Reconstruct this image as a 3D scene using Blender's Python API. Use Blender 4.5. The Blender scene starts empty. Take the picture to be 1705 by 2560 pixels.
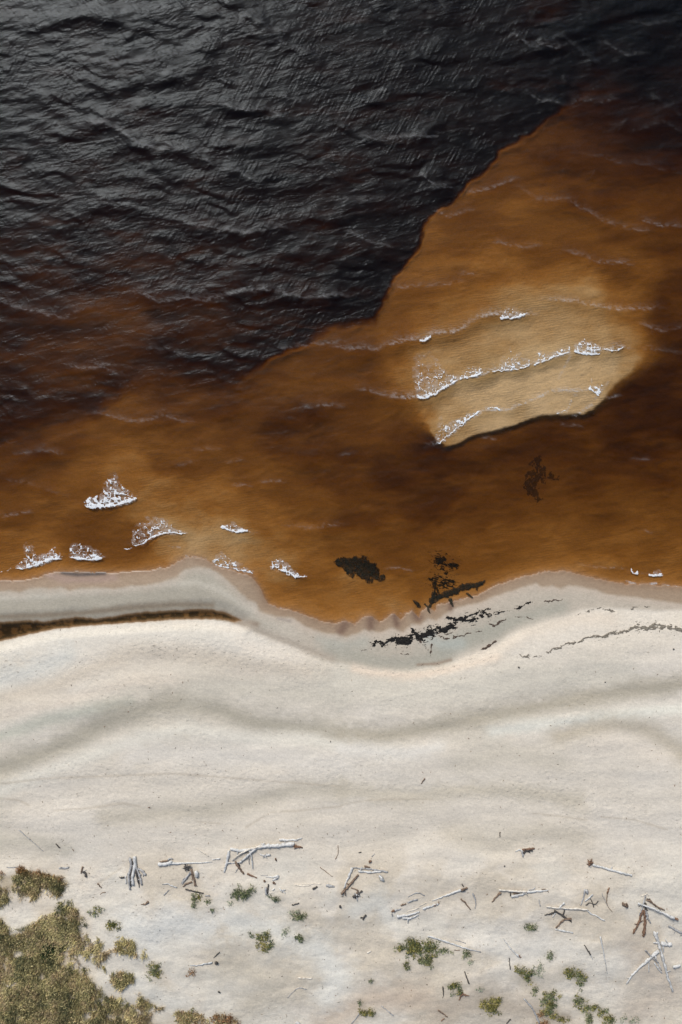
import bpy, math, random
import numpy as np

# ------------------------------------------------------------------ camera, sky, sun, exposure
scene = bpy.context.scene
col = scene.collection
MPP = 0.03                      # metres on the ground for one pixel of the photograph
CAMH = 57.0                     # drone height above the water
cam_data = bpy.data.cameras.new("camera")
cam_data.sensor_fit = 'VERTICAL'
cam_data.sensor_height = 36.0
cam_data.lens = 36.0 * CAMH / (2560 * MPP)
cam_data.clip_end = 3000
cam = bpy.data.objects.new("camera", cam_data)
cam.location = (0, 0, CAMH)
cam.rotation_euler = (0, 0, 0)
col.objects.link(cam)
scene.camera = cam

SUN_EL = math.radians(42); SUN_AZ = math.radians(-24)      # azimuth from +Y (north), towards west negative
world = bpy.data.worlds.new("World"); scene.world = world
world.use_nodes = True
wn = world.node_tree; wn.nodes.clear()
wo = wn.nodes.new('ShaderNodeOutputWorld'); bg = wn.nodes.new('ShaderNodeBackground')
sky = wn.nodes.new('ShaderNodeTexSky'); sky.sky_type = 'NISHITA'; sky.sun_disc = False
sky.sun_elevation = SUN_EL; sky.sun_rotation = SUN_AZ
sky.air_density = 1.0; sky.dust_density = 1.5; sky.ozone_density = 1.0
hs = wn.nodes.new('ShaderNodeHueSaturation'); hs.inputs['Saturation'].default_value = 0.9
wn.links.new(sky.outputs[0], hs.inputs['Color']); wn.links.new(hs.outputs[0], bg.inputs[0])
wn.links.new(bg.outputs[0], wo.inputs[0]); bg.inputs[1].default_value = 0.13
sd = bpy.data.lights.new("sun", 'SUN'); sd.energy = 3.1; sd.angle = math.radians(20); sd.color = (1.0, 0.97, 0.93)
sun = bpy.data.objects.new("sun", sd)
from mathutils import Vector
sdir = Vector((math.sin(SUN_AZ) * math.cos(SUN_EL), math.cos(SUN_AZ) * math.cos(SUN_EL), math.sin(SUN_EL)))
sun.rotation_euler = sdir.to_track_quat('Z', 'Y').to_euler(); sun.location = (0, 40, 60)
col.objects.link(sun)
scene.view_settings.view_transform = 'Standard'; scene.view_settings.look = 'None'
scene.view_settings.gamma = 1.0; scene.view_settings.exposure = 0.0
scene.cycles.max_bounces = 8; scene.cycles.transparent_max_bounces = 24
scene.cycles.diffuse_bounces = 2; scene.cycles.glossy_bounces = 2

# ------------------------------------------------------------------ helpers
random.seed(7); RNG = np.random.default_rng(11)
TILES = dict(F=(0,0,1705), W1=(0,0,853), W2=(853,0,852), W3=(0,650,853), W4=(853,650,852),
  B1=(0,1150,640), B2=(600,1300,640), B3=(1100,1300,605), S1=(0,1650,853), S2=(853,1650,852),
  L1=(0,2040,440), L2=(360,2040,440), L3=(720,2040,440), L4=(1100,2040,330), L5=(1375,2040,330),
  G1=(0,2280,600), G2=(550,2280,600), G3=(1105,2280,600), V=(0,2140,300), F1=(180,1150,340),
  F2=(1000,740,600), C1=(900,1480,440), P=(0,0,1568))
def T(tile, pts):
    """survey points read off an enlarged tile of the photograph -> photo pixels"""
    x0, y0, w = TILES[tile]; k = w / 1568.0
    return [(x0 + p[0]*k, y0 + p[1]*k) + tuple(p[2:]) for p in pts]
def wxy(px, py, z=0.0):
    """photo pixel -> metres for a point lying at height z (the drone looks straight down)"""
    k = MPP * (CAMH - z) / CAMH
    return (px - 852.5) * k, (1280 - py) * k

_tab = RNG.random((256, 256))
def vnoise(x, y, seed=0):
    x = x + seed*17.31; y = y + seed*5.77
    xi = np.floor(x).astype(np.int64); yi = np.floor(y).astype(np.int64)
    fx = x - xi; fy = y - yi
    fx = fx*fx*fx*(fx*(fx*6-15)+10); fy = fy*fy*fy*(fy*(fy*6-15)+10)
    a = _tab[xi & 255, yi & 255]; b = _tab[(xi+1) & 255, yi & 255]
    c = _tab[xi & 255, (yi+1) & 255]; d = _tab[(xi+1) & 255, (yi+1) & 255]
    return (a*(1-fx)+b*fx)*(1-fy) + (c*(1-fx)+d*fx)*fy
def fbm(x, y, octv=4, seed=0, gain=.5):
    s = 0; a = 1; t = 0
    ca, sa = math.cos(.6), math.sin(.6)
    for o in range(octv):
        s = s + a*(vnoise(x, y, seed+o*3)-.5); t += a; a *= gain
        x, y = (x*ca - y*sa)*2.03, (x*sa + y*ca)*2.03
    return s/t*2.0                                   # about -1..1
def ridge(x, y, octv=3, seed=0):
    s = 0; a = 1; t = 0
    for o in range(octv):
        s = s + a*(1-np.abs(2*vnoise(x, y, seed+o*5)-1)); t += a; a *= .5; x = x*2.07+3; y = y*2.07+1
    return s/t
def sstep(a, b, x):
    t = np.clip((x-a)/(b-a), 0, 1); return t*t*(3-2*t)
def pdist(X, Y, pts, vals=None):
    """distance to a polyline, the interpolated third value at the closest point and the side (cross product sign)"""
    best = np.full(X.shape, 1e18); val = np.zeros(X.shape); side = np.zeros(X.shape)
    for i in range(len(pts)-1):
        ax, ay = pts[i][:2]; bx, by = pts[i+1][:2]; dx, dy = bx-ax, by-ay
        L = dx*dx+dy*dy+1e-9
        t = np.clip(((X-ax)*dx+(Y-ay)*dy)/L, 0, 1)
        ex = X-(ax+t*dx); ey = Y-(ay+t*dy); d = ex*ex+ey*ey
        m = d < best
        best = np.where(m, d, best)
        if len(pts[i]) > 2: val = np.where(m, pts[i][2]*(1-t)+pts[i+1][2]*t, val)
        side = np.where(m, np.sign(dx*ey-dy*ex), side)
    return np.sqrt(best), val, side
def inpoly(X, Y, pts):
    ins = np.zeros(X.shape, bool); n = len(pts); j = n-1
    for i in range(n):
        xi, yi = pts[i][:2]; xj, yj = pts[j][:2]
        if yi != yj:
            c = ((yi > Y) != (yj > Y)) & (X < (xj-xi)*(Y-yi)/(yj-yi)+xi)
            ins ^= c
        j = i
    return ins
def pmask(X, Y, pts, jit=0.0, seed=0, sc=30.0):
    """soft inside mask of a polygon, softness given per corner"""
    if jit:
        X = X + jit*fbm(X/sc, Y/sc, 4, seed+40); Y = Y + jit*fbm(X/sc, Y/sc, 4, seed+60)
    d, s, _ = pdist(X, Y, pts+[pts[0]]); sg = np.where(inpoly(X, Y, pts), 1.0, -1.0)
    s = np.maximum(s, .5)
    return sstep(-1, 1, sg*d/s)
def idw(X, Y, pts, r0=25.0):
    num = 0; den = 0
    for p in pts:
        w = 1.0/(((X-p[0])**2+(Y-p[1])**2)+r0*r0)**2
        num = num + w*p[2]; den = den + w
    return num/den
def lin(c):
    return tuple((v/255/12.92 if v/255 <= .04045 else ((v/255+.055)/1.055)**2.4) for v in c)
GAIN = (1.07, 1.095, 1.18)          # picture value of a level surface with albedo 1 under this light
def alb(r, g, b):
    return tuple(min(.9, v/k) for v, k in zip(lin((r, g, b)), GAIN))

def tag(o, label=None, cat=None, group=None, kind=None):
    if label: o['label'] = label
    if cat: o['category'] = cat
    if group: o['group'] = group
    if kind: o['kind'] = kind
    return o
def link_mesh(name, V, F, mat, parent=None, smooth=True, attrs=None):
    me = bpy.data.meshes.new(name)
    V = np.asarray(V, dtype=np.float32); F = np.asarray(F, dtype=np.int32)
    k = F.shape[1]
    me.vertices.add(len(V)); me.vertices.foreach_set('co', V.ravel())
    me.loops.add(F.size); me.loops.foreach_set('vertex_index', F.ravel())
    me.polygons.add(len(F)); me.polygons.foreach_set('loop_start', np.arange(0, F.size, k, dtype=np.int32))
    if smooth: me.polygons.foreach_set('use_smooth', np.ones(len(F), bool))
    if attrs:
        for an, (ty, arr) in attrs.items():
            a = me.attributes.new(an, ty, 'POINT')
            a.data.foreach_set('color' if ty == 'FLOAT_COLOR' else 'value', np.asarray(arr, np.float32).ravel())
    me.update(); me.validate()
    me.materials.append(mat)
    o = bpy.data.objects.new(name, me); col.objects.link(o)
    if parent is not None: o.parent = parent
    return o
def grid_faces(nx, ny):
    i = np.arange(ny-1)[:, None]*nx + np.arange(nx-1)[None, :]
    i = i.ravel()
    return np.stack([i, i+nx, i+nx+1, i+1], 1)
def axis(lo, hi, step, far):
    a = list(np.arange(lo, hi+.1, step)); s = step; x = lo; L = []
    while x > -far: s = min(s*1.35, 900); x -= s; L.append(x)
    R = []; s = step; x = a[-1]
    while x < far: s = min(s*1.35, 900); x += s; R.append(x)
    return np.array(L[::-1]+a+R)
class NT:
    def __init__(self, name):
        self.m = bpy.data.materials.new(name); self.m.use_nodes = True
        self.t = self.m.node_tree; self.t.nodes.clear()
        self.out = self.n('ShaderNodeOutputMaterial')
    def n(self, ty, **kw):
        nd = self.t.nodes.new(ty)
        for k, v in kw.items():
            if k.startswith('i_'):
                nd.inputs[k[2:].replace('_', ' ')].default_value = v
            else: setattr(nd, k, v)
        return nd
    def l(self, a, b): self.t.links.new(a, b)
    def math(self, op, a, b=None, clamp=False):
        nd = self.n('ShaderNodeMath', operation=op, use_clamp=clamp)
        for i, v in enumerate((a, b)):
            if v is None: continue
            if isinstance(v, (int, float)): nd.inputs[i].default_value = v
            else: self.l(v, nd.inputs[i])
        return nd.outputs[0]
    def noise(self, vec, scale, detail=3, rough=.55, dist=0):
        nd = self.n('ShaderNodeTexNoise'); nd.inputs['Scale'].default_value = scale
        nd.inputs['Detail'].default_value = detail; nd.inputs['Roughness'].default_value = rough
        nd.inputs['Distortion'].default_value = dist
        self.l(vec, nd.inputs['Vector']); return nd.outputs[0]
    def mapping(self, vec, rot=0, scale=(1,1,1)):
        nd = self.n('ShaderNodeMapping'); nd.inputs['Rotation'].default_value = (0, 0, rot)
        nd.inputs['Scale'].default_value = scale
        # rotate first, then stretch
        nd0 = self.n('ShaderNodeMapping'); nd0.inputs['Rotation'].default_value = (0, 0, rot)
        nd.inputs['Rotation'].default_value = (0, 0, 0)
        self.l(vec, nd0.inputs['Vector']); self.l(nd0.outputs[0], nd.inputs['Vector']); return nd.outputs[0]
    def pos(self): return self.n('ShaderNodeNewGeometry').outputs['Position']
    def attr(self, name, out='Fac'):
        return self.n('ShaderNodeAttribute', attribute_name=name).outputs[out]
    def ramp(self, fac, stops):
        nd = self.n('ShaderNodeValToRGB'); e = nd.color_ramp.elements
        while len(e) < len(stops): e.new(.5)
        for x, (p, c) in zip(e, stops): x.position = p; x.color = tuple(c)+(1,) if len(c) == 3 else c
        self.l(fac, nd.inputs[0]); return nd.outputs[0]
    def rng(self, v, a, b, c, d):
        nd = self.n('ShaderNodeMapRange'); self.l(v, nd.inputs[0])
        for i, q in enumerate((a, b, c, d)): nd.inputs[i+1].default_value = q
        return nd.outputs[0]
    def mixc(self, f, a, b, mode='MIX'):
        nd = self.n('ShaderNodeMix', data_type='RGBA', blend_type=mode)
        for i, v in ((0, f), (6, a), (7, b)):
            if isinstance(v, (int, float)): nd.inputs[i].default_value = v
            elif isinstance(v, tuple): nd.inputs[i].default_value = v+(1,) if len(v) == 3 else v
            else: self.l(v, nd.inputs[i])
        return nd.outputs[2]

# ------------------------------------------------------------------ survey lines
SHORE = ([(-300,1458),(-60,1455)] + T('B1', [(0,738),(150,735),(230,720),(300,693),(400,683),(500,683),(600,690),(700,690),(850,680),(950,668),
  (1040,655),(1090,625),(1140,592),(1180,590),(1250,610),(1330,650),(1420,675),(1500,700),(1555,722)]) +
  T('B2', [(60,330),(110,400),(150,470),(165,512),(250,545),(350,560),(430,595),(500,620),(580,635),(640,615),(700,640),(740,605),(800,585),
  (850,625),(900,600),(940,570),(985,610),(1020,570),(1050,555),(1090,600),(1110,560),(1150,530),(1190,560),(1210,520),(1300,500),(1380,480),(1440,465),(1500,440)]) +
  T('B3', [(350,430),(450,390),(550,360),(680,335),(800,330),(900,350),(1000,375),(1100,400),(1200,415),(1300,415),(1450,425),(1568,435)]) + [(1760,1470),(2100,1475)])
WETL = ([(-300,1478),(-60,1478)] + T('B1', [(0,805),(60,800),(120,810),(180,785),(250,780),(310,790),(370,778),(430,800),(500,785),(600,782),(700,790),(800,772),(900,768),
  (1000,745),(1080,715),(1130,670),(1200,655),(1290,665),(1350,700),(1450,790),(1510,850),(1568,880)]) +
  T('B2', [(120,560),(220,590),(320,600),(400,650),(500,690),(600,700),(650,716),(720,695),(770,672),(860,690),(930,660),(1000,690),(1050,640),(1110,640),(1150,605),(1200,615),(1250,585),(1310,540)]) +
  T('B3', [(280,530),(340,500),(400,480),(480,455),(550,432),(620,410),(660,435),(720,428),(780,445),(840,425),(900,432),(1000,450),(1080,480),(1150,490),(1260,500),(1400,520),(1568,545)]) + [(1760,1512),(2100,1515)])
POOL = ([(-300,1554),(-60,1553)] + T('B1', [(0,990),(100,990),(200,983),(280,988),(400,972),(460,962),(520,965),(600,972),(700,957),(740,948),(800,940),(900,930),
  (1050,922),(1200,914),(1300,916),(1380,935),(1440,962),(1480,985),(1430,992),(1400,985),(1300,975),(1100,975),(900,990),(700,1003),(500,1018),(350,1035),
  (200,1062),(80,1092),(0,1112)]) + [(-60,1612),(-300,1630)])
BERM = ([(-300,1640),(-60,1615)] + T('B1', [(0,1112),(80,1092),(200,1062),(350,1035),(500,1018),(700,1003),(900,990),(1100,978),(1300,980),(1450,1000),(1568,1035)]) +
  T('B2', [(80,680),(200,730),(330,775),(430,825),(560,875),(700,905),(850,925),(1000,928),(1150,905),(1300,870),(1450,815),(1568,775)]) +
  T('B3', [(440,760),(560,705),(680,655),(820,625),(930,590),(1050,580),(1250,590),(1400,600),(1568,590)]) + [(1800,1530),(2100,1530)])

# water depth (metres) read from how much of the sand shows through, tile F
OFF = T('F', [(-200,-200,5),(400,-200,5),(1000,-200,5),(1800,-300,4),(0,0,5.5),(300,0,5.5),(700,0,5.5),(1000,50,5.5),(0,200,5.5),(400,200,5.5),(800,200,5.5),(1100,150,5.5),
  (0,400,5),(300,400,5),(650,350,5.5),(950,350,5),(500,500,4.6),(850,500,4.6),(1180,230,5.5),(1100,330,5.5),(1000,430,5.5),(200,560,4.4),(0,600,4.0),(400,640,3.9),(700,600,4.2),
  (880,620,5.5),(820,690,5.5),(940,520,5.5),(1300,60,3.9),(1450,60,3.4),(1568,0,3.6),(1400,120,3.6),(1530,110,3.1),(1230,150,5.0),(560,720,3.5),(660,720,4.4),(750,720,5),(500,840,4.6),(600,790,4.6),
  (400,830,3.4),(450,780,3.0),(300,760,2.25),(200,770,2.4),(100,760,2.7),(0,790,3.0),(200,850,2.0),(300,820,2.3),(100,880,2.5),(50,940,3.2),(150,930,3.0),(240,890,3.0),(0,960,3.4),(330,860,3.2),(450,860,4.4),(380,740,2.5),(480,730,2.8)])
MID = T('F', [(1568,150,2.7),(1480,140,2.9),(1350,220,2.2),(1450,300,2.1),(1568,330,2.4),(1250,320,1.7),(1350,400,1.8),(1500,430,1.8),(1150,410,1.45),(1100,460,1.15),(1200,500,1.0),
  (1300,520,1.1),(1450,520,1.2),(1568,560,1.6),(1050,560,1.0),(1150,620,.75),(1300,640,.65),(1450,650,.95),(1568,680,1.9),(1000,620,.85),(950,690,.8),(1050,700,.6),(1200,690,.5),(1350,700,.55),
  (1450,740,.95),(1530,760,2.0),(1600,820,2.6),(900,760,1.0),(800,760,1.4),(740,790,1.35),(700,830,1.3),(850,850,1.4),(930,850,1.0),(1000,800,.7),(1000,870,.6),(1420,760,.6),(1480,820,1.4),(1520,880,2.6),(980,920,.7),
  (900,900,1.2),(640,830,1.5),(560,890,1.8),(600,950,1.7),(700,900,1.6),(640,1000,2.2),(680,960,2.3),(720,1020,1.9),(500,900,2.3),(400,940,1.7),(300,930,1.25),(260,960,1.0),(150,1010,1.3),
  (50,1040,1.8),(0,1080,1.6),(100,1110,1.2),(230,1040,.9),(350,1050,1.1),(450,1070,1.2),(550,1080,1.1),(620,1130,.95),(700,1150,1.2),(800,1020,1.6),(820,950,1.4),(940,990,2.0),(800,1090,1.9),(900,1100,2.2),
  (1000,1080,2.5),(1000,1040,2.6),(1100,1060,2.0),(1200,1020,2.1),(1230,1100,2.0),(1350,1060,1.9),(1300,1000,2.3),(1450,1000,2.4),(1500,930,2.8),(1568,950,2.8),(1440,930,2.9),(1568,1080,1.7),(1400,1150,1.4),(1250,1170,1.4),(1100,1170,1.6),
  (980,1160,2.2),(900,1190,1.7),(800,1180,1.7),(740,1190,1.2),(1568,1200,1.0),(1450,1240,.85),(1300,1250,.85),(1150,1250,.95),(1000,1250,1.1),(900,1240,1.25),(800,1250,1.05),(700,1240,.7),
  (720,1320,.7),(640,1290,.5),(640,1350,.7),(800,1370,.6),(900,1380,.7),(1000,1330,.9),(1100,1290,.85),(1568,1290,.8),(1350,1290,.75),(1200,1300,.85),(0,1180,.95),(100,1170,1.0),(200,1180,1.0),(320,1160,.55),
  (270,1100,.6),(380,1180,.5),(450,1180,.55),(400,1240,.36),(450,1265,.25),(550,1250,.33),(550,1180,.65),(600,1250,.45),(500,1130,.75),(600,1180,.8),(300,1090,.7),(200,1110,.8),(0,1250,.8),(200,1260,1.1),(300,1250,1.1),(100,1290,.7),(0,1290,.7),(480,1225,.36)])
BAR = T('F', [(960,850,.55),(1050,830,.45),(1150,790,.4),(1250,770,.38),(1350,770,.42),(1440,790,.7),(1000,900,.45),(1080,890,.27),(1180,860,.2),(1260,830,.15),(1330,825,.12),(1400,830,.22),
  (1440,850,.5),(1030,960,.38),(1020,1010,.5),(1060,1010,.42),(1100,960,.24),(1160,940,.16),(1200,960,.3),(1240,915,.1),(1290,900,.08),(1340,910,.13),(1380,890,.25),(1410,895,.4),(1280,940,.2),(1340,940,.3),(980,960,.8),(940,900,.8)])
E1 = [(-400,-400,100),(2300,-400,200)] + T('F', [(1700,90,120),(1568,140,90),(1400,178,45),(1330,215,22),(1270,262,9),(1225,300,8),(1150,345,8),(1120,385,8),(1070,425,8),(1040,460,8),(1000,490,8),(975,520,9),(965,555,9),
  (940,600,6),(900,645,8),(887,668,8),(877,700,9),(862,735,16),(800,738,26),(757,752,22),(735,768,16),(700,790,12),(655,800,10),(615,828,8),(577,853,14),(540,868,26),(470,880,60),(400,885,70),(330,885,60),(300,892,40),(272,905,28),
  (245,930,20),(222,950,22),(170,970,34),(110,985,42),(50,1000,50),(0,1012,40)]) + [(-400,1120,40)]
E2 = T('F', [(960,968,40),(985,998,12),(1003,1022,9),(1025,1031,8),(1050,1027,7),(1068,1015,7),(1090,1004,7),(1130,996,7),(1180,984,7),(1220,967,8),(1250,960,9),(1300,959,10),(1340,957,9),(1365,948,10),(1390,928,13),
  (1410,908,17),(1435,885,22),(1460,862,16),(1490,830,40),(1500,770,70),(1450,700,90),(1300,670,90),(1100,720,90),(950,800,70),(900,880,60)])
E3 = T('F', [(-300,1190,30),(60,1195,40),(180,1170,25),(265,1166,22),(300,1195,14),(328,1238,9),(348,1262,6),(368,1280,6),(388,1297,6),(400,1330,10),(200,1345,20),(-300,1350,20)])

DS = .25      # the water is so dark that half a metre already hides the sand
# the step cut by the current along the left shore, and the tail of the pool
def seabed_depth(X, Y):
    jx = 14*fbm(X/70, Y/70, 4, 3); jy = 14*fbm(X/70, Y/70, 4, 9)
    off = idw(X+jx*2, Y+jy*2, OFF, 40); mid = idw(X+jx*2, Y+jy*2, MID, 22); bar = .72*idw(X, Y, BAR, 18)
    d = mid
    m2 = pmask(X, Y, E2, 3.0, 1, 16); d = d*(1-m2) + bar*m2
    # a scour trough right behind the crisp lee edge of the bar
    dd, sf, _ = pdist(X, Y, E2[1:17]); lee = np.exp(-((dd-7)/9)**2)*(1-m2)*.08*np.clip((900-sf*60)/600, 0, 1)
    d = d + lee*(.6+.8*fbm(X/22, Y/22, 2, 77))
    m3 = pmask(X, Y, E3, 5.0, 2, 30); d = d + .08*m3
    m1 = pmask(X, Y, E1, 9.0, 4, 26)
    d = d*(1-m1) + off*m1
    # undulation of the sand
    w = np.clip(d, .15, 3)
    d = d*(1 + .36*fbm(X/95, Y/34, 5, 15) + .07*fbm(X/16, Y/9, 3, 19))
    d = np.where(d > 1, 1+(d-1)*.62, d); d = np.where(d > 2.6, 2.6+2.6*(1-np.exp(-(d-2.6)/1.6)), d)
    d = d*(1+.9*sstep(560, 120, Y)*sstep(1300, 1650, X))
    return np.maximum(d, .02)*DS, m1, m2

def below(X, Y, line):
    return inpoly(X, Y, line+[(line[-1][0]+4000, line[-1][1]), (line[-1][0]+4000, 9e3), (line[0][0]-4000, 9e3), (line[0][0]-4000, line[0][1])])
def land_height(X, Y):
    X0, Y0 = X, Y; X, Y = X+3.5*fbm(X/15, Y/15, 3, 12), Y+3.2*fbm(X/13, Y/13, 3, 14)
    ds, _, _ = pdist(X, Y, SHORE)                       # distance from the waterline
    south = below(X, Y, SHORE); X, Y = X0, Y0
    db, _, _ = pdist(X, Y, BERM)
    b = np.where(below(X, Y, BERM), db, -db)
    lowflat = .20*(1-np.exp(-ds/55))
    rise = .14*sstep(-20, 70, b) + 1.15*(1-np.exp(-np.maximum(b, 0)/230.0))
    h = lowflat + rise
    # long swells of the back beach
    h = h + np.clip(b/60, 0, 1)*(.16*fbm(X/420, Y/110, 3, 21)+.05*fbm(X/120, Y/45, 3, 25))
    dune = sstep(2080, 2260, Y+40*fbm(X/150, Y/80, 2, 31))
    h = h + dune*(.35+.22*fbm(X/150, Y/110, 4, 33)+.03*fbm(X/40, Y/40, 3, 35))
    h = h + sstep(0, 1, (420-X)/300)*sstep(2240, 2420, Y)*.5
    # hand-read swales (negative) and ridges (positive)
    for pts, wd, a in RELIEF:
        d, _, _ = pdist(X, Y, pts); h = h + .5*a*np.exp(-(d/(wd*1.2))**2)
    # pool behind the left bar
    pj = 2.2*fbm(X/9, Y/30, 3, 51)
    dp, _, _ = pdist(X, Y+pj, POOL+[POOL[0]]); ip = inpoly(X, Y+pj, POOL)
    sp = np.where(ip, dp, -dp)
    h = np.where(sp > -30, h*sstep(0, 30, -sp), h); h = h - .20*sstep(-1.5, 16, sp)
    h = h + .035*sstep(0, 4, -sp)*(sp < 0)*(south)
    return h, ds, south, b, sp
RELIEF = [
  (T('S1', [(0,500),(200,430),(350,365),(500,280),(700,215),(850,190),(1000,225),(1150,285),(1300,305),(1568,340)])+T('S2', [(200,350),(400,315),(600,275),(800,225),(1000,200),(1200,150),(1568,130)]), 40, -.16),
  (T('S1', [(0,620),(250,520),(450,440),(650,380),(850,350),(1000,370),(1200,400),(1400,420),(1568,440)])+T('S2', [(300,440),(450,400),(800,330),(1200,270),(1568,235)]), 40, .16),
  (T('S1', [(480,730),(650,715),(850,695),(1000,695),(1200,640),(1350,595),(1568,600)])+T('S2', [(300,625),(600,595),(900,620),(1100,650)]), 26, -.09),
  (T('B1', [(0,1220),(150,1170),(400,1110),(700,1080),(1000,1080),(1300,1110),(1568,1180)])+T('B2', [(100,760),(300,870),(500,930)]), 26, .14),
  (T('B2', [(430,860),(560,905),(700,935),(850,960),(1000,975),(1150,965),(1300,935),(1450,890),(1568,850)])+T('B3', [(440,820),(560,750)]), 15, .13),
  (T('S2', [(1050,330),(1250,300),(1400,330),(1568,430)]), 24, -.09),
  (T('F', [(0,1360),(200,1360),(400,1340),(520,1370),(600,1430)]), 18, .07),
]
def ground_z(X, Y):
    """height of the sand everywhere, X Y in photo pixels"""
    dep, m1, m2 = seabed_depth(X, Y)
    h, ds, south, b, sp = land_height(X, Y)
    L = 16 + 14*vnoise(X/120, Y/120, 8)
    sea = -dep*(1-np.exp(-ds/L)) - .003
    z = np.where(south, h, sea)
    return z, dep, ds, south, b, sp, m1, m2
def gz(px, py):
    """height of the sand surface seen at photo pixel px, py"""
    a = np.array([[float(px)]]); c = np.array([[float(py)]])
    return float(ground_z(a, c)[0][0, 0])

# plant cover read off the photograph
PA = T('V', [(-120,215),(0,205),(150,190),(300,150),(500,180),(700,215),(840,255),(870,330),(860,440),(780,520),(600,535),(460,585),(380,545),(310,610),(240,600),(200,480),(150,500),(150,620),(-20,660),(-120,650)])
PB = T('V', [(-200,760),(0,775),(60,790),(120,880),(180,970),(300,860),(450,830),(600,740),(780,600),(900,580),(1010,640),(1060,760),(1140,790),(1160,900),(1060,960),(1020,1010),(1050,1100),(960,1170),(900,1230),(1000,1290),(1130,1420),(1250,1460),(1290,1700),(1420,1760),(1568,1760)]) + \
  T('G1', [(640,490),(760,530),(860,560),(900,650),(920,760),(880,860),(-200,860)])
GR = [(74,88,66),(100,112,80),(126,134,98),(148,150,114)]; YG = [(88,94,58),(120,118,66),(148,140,80),(166,156,100)]; PG = [(150,158,138),(168,174,154),(134,144,122)]; RU = [(150,112,80),(172,134,100),(130,98,70),(164,142,104)]
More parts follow.
